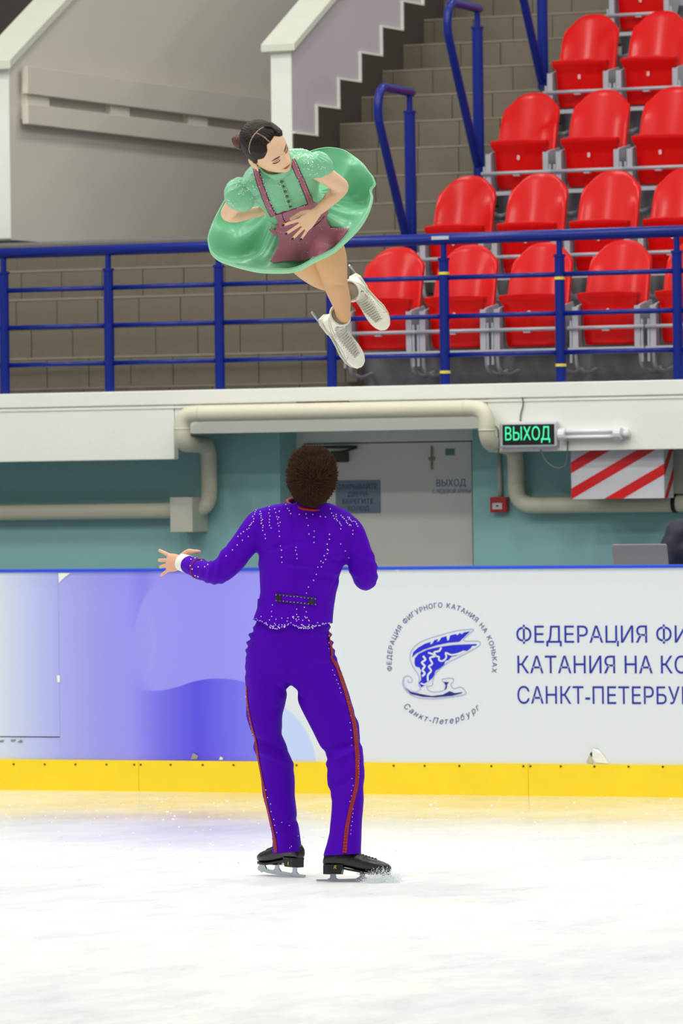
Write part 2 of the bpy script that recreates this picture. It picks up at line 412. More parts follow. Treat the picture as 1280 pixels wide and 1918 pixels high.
# white glue tapes and peeling film
M_film = mat('peeling_white_film', (232, 232, 220), .5, var=.05)
def film(pts, lift, name='film_flap', m=None):
    p = [bz(*q) for q in pts]
    mb = MB().prism([(a, VB - .003 - (lift if i in (0,) else 0), b) for i, (a, b) in enumerate(p)], (0, -.0015, 0))
    return mb.build(name, m or M_film, bar, O)
film([(110, 1073), (133, 1073), (120, 1083), (111, 1092)], 0)
film([(107, 1265), (113, 1265), (113, 1278), (108, 1278)], 0)
film([(1114, 1402), (1122, 1404), (1134, 1418), (1143, 1431), (1118, 1428), (1110, 1420)], .02)
film([(364, 1410), (372, 1416), (369, 1422), (358, 1422)], .01, m=mat('dusty_film', (150, 146, 140), .6))
film([(414, 1417), (418, 1419), (418, 1423), (411, 1423)], .005)
film([(500, 1063), (505, 1063), (503, 1066)], 0)
film([(735, 1063), (752, 1066), (745, 1072)], 0)
film([(1099, 1428), (1106, 1412), (1110, 1420), (1112, 1430)], 0, m=mat('bare_board', (190, 180, 150), .7))
film([(1106, 1412), (1109, 1408), (1111, 1414), (1109, 1419)], .0, m=M_black)
for q in ([(33, 1390), (40, 1385), (43, 1389), (42, 1391)], [(20, 1386), (30, 1385), (29, 1388), (22, 1389)], [(0, 1387), (8, 1386), (6, 1390), (0, 1390)]):
    film(q, .0, 'scuff', mat('scuffed_film', (120, 124, 120), .7))
# emblem and lettering (printed, thin)
M_ink = mat('royal_blue_ink', (16, 30, 150), .45, var=.04)
M_ink2 = mat('bright_blue_ink', (6, 20, 196), .45, var=.04)
M_inkl = mat('pale_contour_ink', (158, 166, 206), .5)
M_bg = mat('banner_grey_ink', (213, 218, 219), .45, var=.01)
def emb(pts): return [(720 + x / 5.818, 1110 + y / 5.818) for x, y in pts]
def fill(name, m, pts, k, dv):
    q = catmull([Vector(p) for p in emb(pts)], k, True) if k > 1 else emb(pts)
    return MB().prism([(bz(*p)[0], VB - dv, bz(*p)[1]) for p in q], (0, .0006, 0)).build(name, m, bar, O)
def line(name, m, pts, w, dv, k=3):
    q = [Vector(p) for p in emb(pts)]; q = catmull(q, k)
    ww = w / 5.818
    L_, R_ = strip2(q, ww); mb = MB()
    for i in range(len(q) - 1):
        quad = [(bz(*p)[0], VB - dv, bz(*p)[1]) for p in (L_[i], L_[i + 1], R_[i + 1], R_[i])]
        mb.add(quad, [(0, 1, 2, 3)])
    return mb.build(name, m, bar, O, recalc=False)
emblem_out = [(400, 1045), (376, 1000), (385, 940), (370, 890), (310, 800), (285, 720), (290, 650), (340, 580), (450, 515), (640, 455), (800, 415), (965, 400), (960, 425), (862, 522), (1020, 528), (1048, 550), (1030, 585), (900, 660), (780, 720), (700, 760), (600, 840), (555, 890), (530, 960), (525, 1010), (462, 1024)]
line('emblem_outline', M_inkl, emblem_out, 9, .0016)
line('emblem_outline', M_inkl, [(462, 1024), (480, 1062), (540, 1085), (635, 1072), (665, 1040), (660, 988), (635, 962), (642, 940), (750, 936), (752, 972), (725, 1000), (760, 1046), (838, 1030), (892, 1085), (860, 1117), (640, 1150), (460, 1157), (330, 1135), (240, 1070), (203, 1000), (215, 930), (260, 908), (305, 940), (298, 978), (262, 975), (262, 950)], 9, .0016)
line('emblem_outline', mat('lavender_ink', (190, 188, 224), .5), [(214, 945), (212, 1000), (250, 1050), (330, 1085), (385, 1062), (400, 1045)], 22, .0012)
fill('emblem_feather', M_ink2, [(305, 705), (318, 650), (370, 600), (440, 560), (508, 535), (500, 568), (528, 555), (545, 520), (590, 506), (572, 538), (600, 530), (625, 490), (680, 474), (688, 522), (706, 520), (722, 466), (782, 452), (800, 466), (822, 442), (850, 452), (870, 434), (938, 422), (820, 536), (700, 546), (560, 577), (430, 622), (350, 664)], 1, .0022)
fill('emblem_feather', M_ink2, [(332, 770), (335, 715), (380, 665), (470, 622), (600, 592), (760, 570), (1012, 560), (1004, 577), (960, 580), (945, 604), (905, 636), (862, 628), (830, 660), (780, 690), (740, 694), (700, 735), (665, 745), (655, 785), (600, 830), (562, 850), (545, 900), (530, 925), (505, 950), (480, 975), (455, 990), (440, 1012), (405, 1032), (380, 985), (405, 950), (398, 880), (405, 850), (385, 815), (345, 805)], 1, .0022)
line('emblem_vein', M_bg, [(425, 690), (452, 730), (412, 762), (445, 800), (420, 842), (445, 880), (415, 912)], 22, .003)
line('emblem_vein', M_bg, [(625, 596), (600, 636), (545, 650), (562, 690), (500, 712), (528, 775), (488, 805), (515, 850), (478, 900), (480, 965)], 20, .003)
line('emblem_vein', M_bg, [(480, 655), (520, 665), (560, 690), (600, 700), (600, 735), (640, 745), (680, 705), (672, 655), (730, 678), (800, 668), (870, 640)], 18, .003)
line('emblem_vein', M_bg, [(400, 985), (440, 1000), (485, 975)], 16, .003)
fill('emblem_blade', mat('dark_navy_ink', (14, 24, 120), .45), [(228, 1035), (290, 1080), (390, 1103), (520, 1127), (640, 1112), (715, 1073), (770, 1095), (855, 1085), (850, 1096), (740, 1125), (560, 1141), (420, 1136), (290, 1104)], 1, .0022)
fill('emblem_blade', MATS['dark_navy_ink'], [(648, 972), (708, 976), (688, 1000), (684, 1040), (660, 1066), (674, 1010)], 1, .0022)
cu, cz_ = bz(828, 1241); RAD = .297
def arc_text(s, radius, a0, a1, size, upper=True, bold=0, shear=0, m=None):
    glyphs = []; tot = 0
    for ch in s:
        if ch == ' ': glyphs.append((None, .42 * size)); continue
        mb, w = text_mb(ch, size, bold=bold, shear=shear, depth=.0008); glyphs.append((mb, w))
    gap = .22 * size; tot = sum(w for _, w in glyphs) + gap * (len(glyphs) - 1); k = (a1 - a0) / tot; pos = 0
    for mb, w in glyphs:
        a = a0 + (pos + w / 2) * k; pos += w + gap
        if mb is None: continue
        mb.v = [Vector((p.x - w / 2, p.y, p.z)) for p in mb.v]
        if upper: u = cu + radius * sin(a); z = cz_ + radius * cos(a); rot = -a
        else: u = cu + radius * sin(a); z = cz_ - radius * cos(a); rot = a
        on_plane(mb, u, VB - .001, z, rot); mb.build('letter', m, bar, O)
arc_text('ФЕДЕРАЦИЯ ФИГУРНОГО КАТАНИЯ НА КОНЬКАХ', .290, -1.72, 1.75, .027, True, .012, 0, mat('navy_ink', (30, 40, 120), .5))
arc_text('Санкт-Петербург', .325, -.76, .74, .032, False, .012, .25, MATS['navy_ink'])
for s, fitw, x0, x1, yb, yt in (('ФЕДЕРАЦИЯ ФИГУРНОГО', 'ФЕДЕРАЦИЯ', 968, 1213, 1204, 1172), ('КАТАНИЯ НА КОНЬКАХ', 'КАТАНИЯ', 970, 1153, 1261, 1228), ('САНКТ-ПЕТЕРБУРГА', 'САНКТ', 970, 1094, 1318, 1285)):
    u0, z0 = bz(x0, yb); u1, z1 = bz(x1, yb); z1 = bz(x0, yt)[1]
    # every letter is its own piece
    base, _ = text_mb(s, z1 - z0, width=u1 - u0, fit=fitw, bold=.008, depth=.0008)
    on_plane(base, u0, VB - .001, z0); [q_.build('letter', M_ink, bar, O) for q_ in pieces(base)]

# ------------------------------------------------------------------ building: fascia, slab, teal wall, door
VF, VW = 30.5, 31.0
def st(mb, name, m, o, label=None, **k):
    ob = mb.build(name, m, origin=o, **k); return tag(ob, label, kind='structure')
tw = MB()
dl, dr = uz(525, 900, VW)[0], uz(886, 900, VW)[0]; dtop = 1.975
tw.box((-22, VW, 0), (dl - .0, VW + .3, 2.1)).box((dr, VW, 0), (-5, VW + .3, 2.1)).box((dl, VW, dtop), (dr, VW + .3, 2.1))
# left jamb is set further left: recess seen as a darker teal strip
st(tw, 'wall_back', M_teal, (-14, VW, 0), 'teal painted wall under the stands')
st(MB().box((-22, VF + .012, 2.05), (-5, 31.06, 2.215)).box((-22, VF + .02, 2.2), (-5, 38, 2.22)), 'ceiling', M_slab, (-14, VF, 2.2), 'concrete slab carrying the stands')
st(MB().box((-22, VF - .012, 2.139), (-5, VF + .25, 2.226)), 'trim_1', M_white, (-14, VF, 2.2), 'white edge coping of the stand slab', bevel=.006)
st(MB().box((-22, VF, 1.815), (uz(326, 800, VF)[0], VF + .06, 2.139)), 'trim_2', M_white, (-16, VF, 2), 'deep white fascia panel at the left', bevel=.004)
st(MB().box((uz(326, 800, VF)[0] + .003, VF + .004, 1.965), (uz(914, 800, VF)[0] - .003, VF + .06, 2.139)), 'trim_3', M_white, (-14, VF, 2), 'shallow white fascia panel above the door', bevel=.004)
st(MB().box((uz(914, 800, VF)[0], VF, 1.828), (-5, VF + .06, 2.139)), 'trim_4', M_white, (-12, VF, 2), 'deep white fascia panel behind the exit sign', bevel=.004)
st(MB().box((-22, VF - .006, 2.118), (-5, VF + .02, 2.132)), 'trim_5', M_white, (-14, VF, 2.1), 'thin shadow batten under the coping', bevel=.002)
a, b_ = uz(557, 745, VF)[0], uz(655, 745, VF)[0]
tag(MB().box((a, VF - .02, 2.133), (b_, VF + .01, 2.143)).build('wood_shim', mat('brown_wood', (96, 76, 44), .7), origin=(a, VF, 2.13), bevel=.002),
    'thin brown wooden strip wedged under the white slab coping', 'strip')

# door
VD = VW + .26
def dz(px, py, v=VD): return uz(px, py, v)
door = bpy.data.objects.new('door_1', None); COL.objects.link(door); DO = (dl, VD, 0); door.location = R3(*DO); door.rotation_euler = (0, 0, -TH)
tag(door, 'off-white double steel door with warning signs', kind='structure')
x0 = dz(522, 900)[0]; x1 = dz(890, 900)[0]; xs = dz(640, 900)[0]
xsm = dz(812, 900)[0]
MB().box((dl - .2, VD - .02, 0), (dl + .045, VD + .04, dtop + .02)).box((dl + .045, VD - .02, 1.905), (dr + .1, VD + .04, dtop + .02)).build('door_frame', M_door, door, DO, bevel=.004)
MB().box((dl + .049, VD, .01), (xsm + .25, VD + .04, 1.898)).build('door_leaf', M_door, door, DO, bevel=.004)
MB().box((xsm + .254, VD, .01), (dr + .1, VD + .04, 1.898)).build('door_leaf', M_door, door, DO, bevel=.004)
cl_a = dz(588, 862); cl_b = dz(655, 858)
M_closer = mat('dark_bronze_metal', (70, 66, 60), .45, metal=.6)
dc = MB().box((dz(625, 860)[0], VD - .06, dz(625, 866)[1]), (dz(655, 860)[0], VD, dz(640, 845)[1])).build('door_closer', M_closer, door, DO, bevel=.008)
MB().tube([(dz(570, 838)[0], VD - .03, dz(570, 838)[1]), (dz(675, 837)[0], VD - .05, dz(675, 837)[1])], .009, 8).tube([(dz(675, 838)[0], VD - .05, dz(675, 838)[1]), (dz(632, 852)[0], VD - .05, dz(632, 852)[1])], .008, 8).build('closer_arm', M_closer, dc, DO)
MB().tube([(dz(810, 835)[0], VD - .01, dz(810, 835)[1]), (dz(810, 880)[0], VD - .01, dz(810, 880)[1])], .006, 8).box((dz(804, 850)[0], VD - .012, dz(804, 862)[1]), (dz(815, 850)[0], VD, dz(804, 856)[1])).build('flush_bolt', mat('brass_dull', (150, 138, 104), .5, metal=.5), door, DO)
def plate(name, px0, py0, px1, py1, v, m, parent, org, dep=.004, bevel=.001):
    a, b2 = uz(px0, py1, v); c, d = uz(px1, py0, v)
    return MB().box((a, v - dep, b2), (c, v, d)).build(name, m, parent, org, bevel=bevel)
M_sign = mat('grey_blue_sign_plastic', (122, 140, 152), .5, var=.03)
sg = plate('sign_plate', 630, 899, 713, 962, VD, M_sign, door, DO)
M_sink = mat('sign_blue_ink', (44, 62, 118), .5)
def words(s, px0, px1, pyb, pyt, v, m, parent, org, bold=.015, depth=.001, name='lettering'):
    u0, z0 = uz(px0, pyb, v); u1, _ = uz(px1, pyb, v); z1 = uz(px0, pyt, v)[1]
    mb, w = text_mb(s, z1 - z0, width=u1 - u0, bold=bold, depth=depth); on_plane(mb, u0, v - .0005, z0); return [q_.build('letter', m, parent, org) for q_ in pieces(mb)]
for s, a, b2, yb, yt in (('ЗАКРЫВАЙТЕ', 634, 707, 916.5, 907), ('ДВЕРИ-', 652, 692, 930, 921), ('БЕРЕГИТЕ', 642, 700, 943.5, 934.5), ('ХОЛОД', 651, 692, 957, 948)):
    words(s, a, b2, yb, yt, VD - .004, M_sink, sg, DO, .02)
words('ВЫХОД', 818, 873, 911, 898, VD, mat('sign_blue_ink_bright', (58, 84, 150), .5), door, DO, .022)
words('С ЛЕДОВОЙ АРЕНЫ', 811, 882, 924, 917, VD, MATS['sign_blue_ink_bright'], door, DO, .015)
plate('small_plate', 835, 840, 852, 853, VD, mat('teal_grey_plate', (96, 122, 122), .5), door, DO)
# floor mat line of wall behind frame
st(MB().box((dl - .3, VD + .041, 0), (dr + .2, VD + .08, 2.1)), 'wall_recess', M_slab, (-14, VD, 0), 'masonry behind the door')

# ------------------------------------------------------------------ pipes, cables, signs
def arc_pts(p, q, r_, bend, n=6): return []
def bentpath(pts, rad, n=6):
    """round the corners of a polyline"""
    P = [Vector(p) for p in pts]; out = [P[0]]
    for i in range(1, len(P) - 1):
        a = (P[i - 1] - P[i]); b2 = (P[i + 1] - P[i]); r = min(rad, a.length * .48, b2.length * .48)
        s, e = P[i] + a.normalized() * r, P[i] + b2.normalized() * r
        for k in range(n + 1):
            t = k / n; out.append(s * (1 - t) ** 2 + P[i] * 2 * t * (1 - t) + e * t * t)
    out.append(P[-1]); return out
VP = 30.39; VQ = 30.92; rp = .049
def pp(px, py, v): u, z = uz(px, py, v); return (u, v, z)
zt = 2.083
ul = uz(341, 790, VP)[0]; ur = uz(912, 790, VP)[0]
zl = uz(330, 832, VP)[1]
uw = uz(392, 900, VQ)[0]; zb = uz(392, 955, VQ)[1]
path = [(-19, VQ, zb), (uw, VQ, zb), (uw, VQ, zl), (ul, VP, zl), (ul, VP, zt), (ur, VP, zt)]
zr = uz(912, 822, VP)[1]; uw2 = uz(967, 900, VQ)[0]; zb2 = uz(1100, 945, VQ)[1]
path += [(ur, VP, zr - .02), (uw2, VQ, zr - .05), (uw2, VQ, zb2), (-9, VQ, zb2)]
pipe = thing('water_pipe', 'cream painted pipe looping over the white fascia and down the teal wall', 'pipe', (ul, VP, 1.5)); PO = (ul, VP, 1.5)
MB().tube(bentpath(path, .11), rp, 16).build('pipe_run', M_pipe, pipe, PO, smooth=True)
for p, d in (((uw, VQ, 1.62), (0, 0, 1)), ((ul, VP, zl + .09), (0, 0, 1)), ((uw2, VQ, 1.64), (0, 0, 1)), ((ur, VP, zr + .05), (0, 0, 1)), ((ur - .13, VP, zt), (1, 0, 0)), ((ul + .12, VP, zt), (1, 0, 0))):
    p = Vector(p); d = Vector(d); MB().tube([p - d * .004, p + d * .004], rp + .002, 16).build('weld_seam', M_pipe, pipe, PO, smooth=True)
u_c = uz(1266, 945, VQ)[0]
label_part(MB().tube([(u_c - .012, VQ, zb2), (u_c + .012, VQ, zb2)], rp + .006, 16).build('coupling', M_black, pipe, PO), 'black rubber coupling')
a, z0 = uz(319, 997, VQ - .14); c, z1 = uz(360, 931, VQ - .14)
label_part(MB().box((a, VQ - .14, z0), (c, VW, z1)).build('support_box', mat('pale_grey_box_paint', (196, 196, 180), .5), pipe, PO, bevel=.004), 'pale square box clamped round the lower pipe')

VS = VF - .03
sx0, sz0 = uz(938, 839, VS); sx1, sz1 = uz(1045, 789, VS)
ex = thing('exit_sign', 'black exit sign with glowing green Cyrillic letters on the white fascia', 'sign', (sx0, VS, sz0)); EO = (sx0, VS, sz0)
MB().box((sx0, VS - .02, sz0), (sx1, VF, sz1)).build('housing', mat('sign_housing_grey', (196, 200, 204), .4), ex, EO, bevel=.012)
fa = uz(942, 834, VS - .022); fb = uz(1038.5, 794, VS - .022)
MB().box((fa[0], VS - .024, fa[1]), (fb[0], VS - .019, fb[1])).build('face', mat('black_sign_face', (2, 12, 8), .35), ex, EO, bevel=.002)
words('ВЫХОД', 947, 1031, 825, 799.5, VS - .024, mat('glowing_green', (60, 215, 150), .5, emit=.9), ex, EO, .028)
la = uz(1051, 825, VS); lb = uz(1167, 801, VS)
em = thing('emergency_lamp', 'white tubular emergency lamp on the fascia beside the exit sign', 'lamp', (la[0], VS, la[1])); LO = (la[0], VS, la[1])
M_lw = mat('lamp_white_plastic', (225, 222, 224), .4)
zm = (la[1] + lb[1]) / 2
MB().box((la[0] + .02, VS + .005, la[1] + .01), (lb[0] + .03, VF, lb[1] - .005)).build('base', M_lw, em, LO, bevel=.006)
for q in (la[0] - .005, lb[0] - .045): MB().tube([(q, VS - .015, zm), (q + .045, VS - .015, zm)], .036, 12).build('end_cap', M_lw, em, LO, smooth=False, bevel=.004)
for dzz in (-.016, .016): MB().tube([(la[0] + .035, VS - .02, zm + dzz), (lb[0] - .04, VS - .02, zm + dzz)], .011, 10).build('tube', mat('lamp_tube_glass', (232, 232, 240), .15, spec=.8), em, LO, smooth=True)
MB().tube([(lb[0], VS + .0, zm - .002), (lb[0] + .04, VS + .0, zm - .002)], .022, 10).build('socket', M_lw, em, LO, smooth=True)
def cable(name, pts, v, label, r=.004):
    q = catmull([Vector(pp(x, y, v)) for x, y in pts], 5); o = MB().tube(q, r, 6).build(name, M_cable, origin=tuple(q[0])); tag(o, label, 'cable'); return o
cable('cable', [(972, 733), (979, 745), (980, 760), (976, 775), (975, 789)], VF - .008, 'short grey cable running down the fascia into the exit sign top')
cable('cable', [(1013, 842), (1018, 855), (1030, 870), (1045, 877), (1058, 873), (1062, 858), (1064, 826)], VF - .012, 'dark cable sagging in a loop between exit sign and emergency lamp')
cable('cable', [(928, 798), (933, 804), (934, 815), (934, 848)], VF - .006, 'thin cable beside the left edge of the exit sign', .003)
ca, cb = uz(933, 850, VW - .03), uz(936, 930, VW - .03)
VC = VW - .02
cp = thing('fire_call_point', 'small red fire alarm call point on the teal wall with white conduit above', 'fire alarm', (cb[0], VC, 1.5)); CO = (cb[0], VC, 1.5)
MB().tube([(uz(935, 846, VC)[0], VC, uz(935, 846, VC)[1]), (uz(938, 930, VC)[0], VC, uz(938, 930, VC)[1])], .013, 8).build('conduit', mat('pale_conduit', (186, 188, 176), .5), cp, CO, smooth=True)
a = uz(918.5, 960, VC - .03); c = uz(949, 930.5, VC - .03)
MB().box((a[0], VC - .035, a[1]), (c[0], VW, c[1])).build('housing', mat('dark_red_plastic', (176, 22, 24), .35, coat=.3), cp, CO, bevel=.006)
plate('window', 923, 942, 941, 954, VC - .036, mat('pale_label', (205, 200, 205), .4), cp, CO, .003)
plate('button', 930, 946, 934, 949, VC - .039, M_black, cp, CO, .002, 0)
# striped duct box
VX = 30.6
bx0, bzb = uz(1071, 935, VX); bx1, _ = uz(1245, 935, VX); bzt = 1.86; bd = .15
hb = thing('striped_warning_box', 'white hanging box with red diagonal warning stripes under the slab', 'warning box', (bx0, VX, bzb)); HO = (bx0, VX, bzb)
MB().box((bx0, VX, bzb), (bx1, VX + bd, bzt)).box((bx0 + .05, VX + .02, bzt), (bx1 - .05, VX + bd - .02, 2.05)).build('box', mat('white_sheet_metal', (206, 206, 212), .4), hb, HO)
M_rs = mat('red_reflective_tape', (214, 10, 14), .4)
def clip_band(c0, c1, w, h):
    """band between lines y = k x + c in the w x h rectangle"""
    k = .53
    poly = [(0, 0), (w, 0), (w, h), (0, h)]
    def clip(poly, s, c):
        out = []
        for i in range(len(poly)):
            p, q = poly[i], poly[(i + 1) % len(poly)]; fp = s * (p[1] - k * p[0] - c); fq = s * (q[1] - k * q[0] - c)
            if fp >= 0: out.append(p)
            if fp * fq < 0:
                t = fp / (fp - fq); out.append((p[0] + (q[0] - p[0]) * t, p[1] + (q[1] - p[1]) * t))
        return out
    poly = clip(poly, 1, c0)
    return clip(poly, -1, c1) if poly else []
W_, H_ = bx1 - bx0, bzt - bzb
for c0, c1 in ((.15, .215), (-.0, .062), (-.17, -.108)):
    q = clip_band(c0, c1, W_, H_)
    if len(q) > 2: MB().prism([(bx0 + x, VX - .0015, bzb + y) for x, y in q], (0, .001, 0)).build('stripe', M_rs, hb, HO)
for z0, z1, z2, z3 in ((.12, .19, .30, .23), (.0, .0, .13, .06)):
    MB().prism([(bx1 + .0015, VX, bzb + z0), (bx1 + .0015, VX, bzb + z1), (bx1 + .0015, VX + bd, bzb + z2 + .05), (bx1 + .0015, VX + bd, bzb + z3 + .05)] if z0 else
               [(bx1 + .0015, VX + .0, bzb), (bx1 + .0015, VX + .05, bzb), (bx1 + .0015, VX + bd, bzb + z3 + .05), (bx1 + .0015, VX + bd, bzb + z2 + .05), ], (-.001, 0, 0)).build('stripe', M_rs, hb, HO)
a, zz = uz(1262, 925, VW - .1); c, _ = uz(1300, 925, VW - .1)
jb = MB().box((a, VW - .1, zz), (c, VW, 1.85)).build('junction_box', mat('pale_grey_box_paint', (196, 196, 180), .5), origin=(a, VW - .1, zz), bevel=.004)
tag(jb, 'pale grey box on the teal wall right of the striped box', 'box')

# ------------------------------------------------------------------ railing on the slab
VR = 30.58
posts = [uz(px, 600, VR)[0] for px in (8, 204, 411, 621, 833, 1050, 1270)]
posts = [posts[0] - .73] + posts + [posts[-1] + .73]
rail = thing('guard_railing', 'blue painted steel guard railing along the stand edge', 'railing', (posts[4], VR, 2.226)); RO = (posts[4], VR, 2.226)
def rz(py_, px_=640): return uz(px_, py_, VR)[1]
ztop = uz(0, 475, VR)[1]
MB().tube([(posts[0] - .4, VR, ztop), (posts[-1] + .4, VR, ztop)], .034, 14).build('top_rail', M_blue, rail, RO, smooth=True)
for y in (545, 615, 685):
    z = uz(0, y, VR)[1]
    for a, b_ in zip(posts[:-1], posts[1:]):
        MB().tube([(a, VR, z), (b_, VR, z)], .0145, 8).build('rail', M_blue, rail, RO, smooth=True)
M_tape = mat('yellow_tape', (226, 206, 60), .5)
for i, u in enumerate(posts):
    p = MB().tube([(u, VR, 2.226), (u, VR, ztop - .12)], .030, 12).tube([(u, VR, ztop - .125), (u, VR, ztop - .11)], .036, 12).build('post', M_blue, rail, RO, smooth=False)
    MB().tube([(u, VR, ztop - .11), (u, VR, ztop)], .018, 10).build('post_neck', M_blue, p, RO)
    for px, ys in ((833, (512, 697)), (1050, (521, 684))):
        if abs(u - uz(px, 600, VR)[0]) < .01:
            for y in ys:
                z = uz(px, y, VR)[1]; MB().tube([(u, VR, z - .008), (u, VR, z + .008)], .0315, 12).build('tape_ring', M_tape, p, RO)
a, z = uz(813, 447, VR); c, _ = uz(845, 447, VR)
label_part(MB().box((a, VR - .037, z - .008), (c, VR - .03, z + .012)).build('sticker', mat('grey_sticker', (176, 184, 190), .5), rail, RO), 'pale sticker on the top rail')

# ------------------------------------------------------------------ stairs (tiles on the risers)
NV, TR, Z0, RI = 31.05, .355, 2.27, .197
U2 = -15.45; UR = -14.06
stairs = bpy.data.objects.new('trim_6', None); COL.objects.link(stairs); SO = (-15, NV, 2.2); stairs.location = R3(*SO); stairs.rotation_euler = (0, 0, -TH)
tag(stairs, 'wide grey tiled stairway climbing through the stands', kind='structure')
core = MB()
tile_cache = {}
def tile(u0, u1, v, z0, z1):
    w = round(u1 - u0, 3)
    if w < .03: return
    key = (w, round(z1 - z0, 3))
    if key not in tile_cache:
        mb = MB().box((0, 0, 0), (w, .02, z1 - z0)); me = mb.mesh('tile'); me.materials.append(M_tile); tile_cache[key] = me
    o = bpy.data.objects.new('tile', tile_cache[key]); COL.objects.link(o); o.parent = stairs
    o.location = Vector((u0, v - .004 + random.uniform(-.0015, .0015), z0)) - Vector(SO)
for k in range(0, 22):
    v = NV + TR * k; zt_ = Z0 + RI * k; zb_ = zt_ - RI if k else 2.22
    ua_ = -18.2 if k <= 5 else U2; ub_ = UR
    core.box((ua_, v + .012, zb_ - .02), (ub_, v + TR + .03, zt_ - .012))
    # nosing slab
    core.box((ua_, v + .001, zt_ - .014), (ub_, v + TR + .02, zt_))
    off = random.choice((0, .145, .07, .2)); tw_ = .29; u = ua_ - off
    while u < ub_:
        a, b2 = max(u, ua_), min(u + tw_, ub_)
        if b2 - a > .03: tile(a + .0025, b2 - .0025, v, zb_ + .003, zt_ - .017)
        u += tw_
core.build('stair_core', M_grout, stairs, SO)
# landing between the two side walls
st(MB().box((-18.2, NV + TR * 5, 3.0), (U2 - .12, 42, Z0 + RI * 5)), 'trim_7', M_slab, (-17, 33, 3.2), 'landing at the side opening of the stairs')
# side wall 2 (right post) : face at u = U2
VPO = 33.52; U2L = uz(511, 250, VPO)[0]
zc0 = 4.50
def stepz(v):
    return Z0 + RI * (math.floor((v - NV) / TR + 1e-6))
prof_top = [(VPO, zc0), (40, zc0 + (40 - VPO) * .556)]
zland = Z0 + RI * 5
w2 = MB().prism([(U2L, VPO, zland), (U2L, 40, zland), (U2L, 40, prof_top[1][1]), (U2L, VPO, zc0)], (U2 - U2L, 0, 0))
st(w2, 'wall_stair', M_lav, (U2, VPO, zland), 'lavender grey stair wall with stepped dark skirting')
st(MB().box((U2L - .002, VPO - .012, zland), (U2 + .002, VPO, zc0)), 'trim_8', M_white, (U2, VPO, zland), 'white end of the stair side wall')
# coping
def coping(ua_, ub_, v0, z0, v1, name, label, dn=.05):
    z1 = z0 + (v1 - v0) * .556
    st(MB().prism([(ua_, v0, z0), (ua_, v1, z1), (ua_, v1, z1 + dn), (ua_, v0, z0 + dn)], (ub_ - ua_, 0, 0)), name, M_cope, (ua_, v0, z0), label, bevel=.004)
coping(U2L - .05, U2 + .05, VPO - .06, zc0 - .03, 40, 'trim_9', 'pale sloping coping on the right stair wall')
# stepped dark skirting, one piece
sk = []; vs = [VPO - .0]; k = 5
pts_top = []
for k in range(8, 22):
    v0 = NV + TR * (k) ; v1 = v0 + TR; zt_ = Z0 + RI * k + .29
    pts_top += [(max(v0, VPO), zt_), (v1, zt_)]
pts_top = [p for p in pts_top if p[0] >= VPO]
pts_top = [(VPO, Z0 + RI * 7 + .29), (NV + TR * 8, Z0 + RI * 7 + .29)] + [(v, z) for v, z in pts_top if not (v == VPO)]
end = pts_top[-1][0]
poly = [(U2, VPO, zland)] + [(U2, v, z) for v, z in pts_top][::1] + [(U2, end, zland)]
st(MB().prism(poly[::-1], (.012, 0, 0)), 'baseboard_stair', M_dark, (U2, VPO, zland), 'dark stepped skirting painted along the stairs')
# thin white outline following the steps
e = MB()
for (v0, z0), (v1, z1) in zip(pts_top[:-1], pts_top[1:]):
    if abs(v0 - v1) < 1e-6: e.box((U2, v0 - .012, min(z0, z1)), (U2 + .016, v0 + .004, max(z0, z1) + .012))
    else: e.box((U2, v0, z0), (U2 + .016, v1, z0 + .012))
st(e, 'trim_10', M_white, (U2, VPO, zland), 'white edge line above the stepped skirting')
# side wall 1 with the two planks
U1 = -17.4; V1 = 33.3; U1L = U1 - .16; z1c = 4.45
st(MB().prism([(U1L, V1, 3.3), (U1L, 42, 3.3), (U1L, 42, z1c + 8.7 * .556), (U1L, V1, z1c)], (U1 - U1L, 0, 0)), 'wall_left', M_grey, (U1, V1, 3.3), 'grey side wall with two horizontal planks')
st(MB().box((U1L - .002, V1 - .012, 3.31), (U1 + .002, V1, z1c)), 'trim_11', M_white, (U1, V1, 3.3), 'white end of the grey side wall')
coping(U1L - .05, U1 + .05, V1 - .08, z1c - .03, 42, 'trim_12', 'pale sloping coping on the grey side wall', .06)
M_plank = mat('grey_painted_plank', (214, 210, 196), .5, var=.05, scale=3)
pk = thing('plank_barrier', 'two long grey planks fixed with spacer blocks to the grey side wall', 'planks', (U1, V1 + .1, 4.05)); KO = (U1, V1 + .1, 4.05)
MB().box((U1 + .03, 33.42, 4.268), (U1 + .075, 41, 4.452)).build('plank', M_plank, pk, KO, bevel=.004)
MB().box((U1 + .03, 33.42, 4.068), (U1 + .075, 41, 4.200)).build('plank', M_plank, pk, KO, bevel=.004)
for v0, v1 in ((33.46, 33.78), (34.70, 34.98), (35.92, 36.22), (37.15, 37.45)):
    MB().box((U1, v0, 4.10), (U1 + .05, v1, 4.42)).build('spacer_block', M_plank, pk, KO, bevel=.004)
st(MB().box((U1, 41.5, 3.2), (-5, 41.7, 9)), 'wall_far', M_grey, (-12, 41.5, 3.2), 'far wall behind the stands')
st(MB().box((-24, 37.5, 2), (U1L - .3, 37.7, 9)), 'wall_far', M_dark, (-20, 37.5, 3), 'dark wall behind the left side wall')
st(MB().box((U2L - .75, 40.6, 3.2), (U2L - .6, 40.9, 9)), 'trim_13', M_cope, (-16, 40, 3.2), 'pale column behind the stair wall')

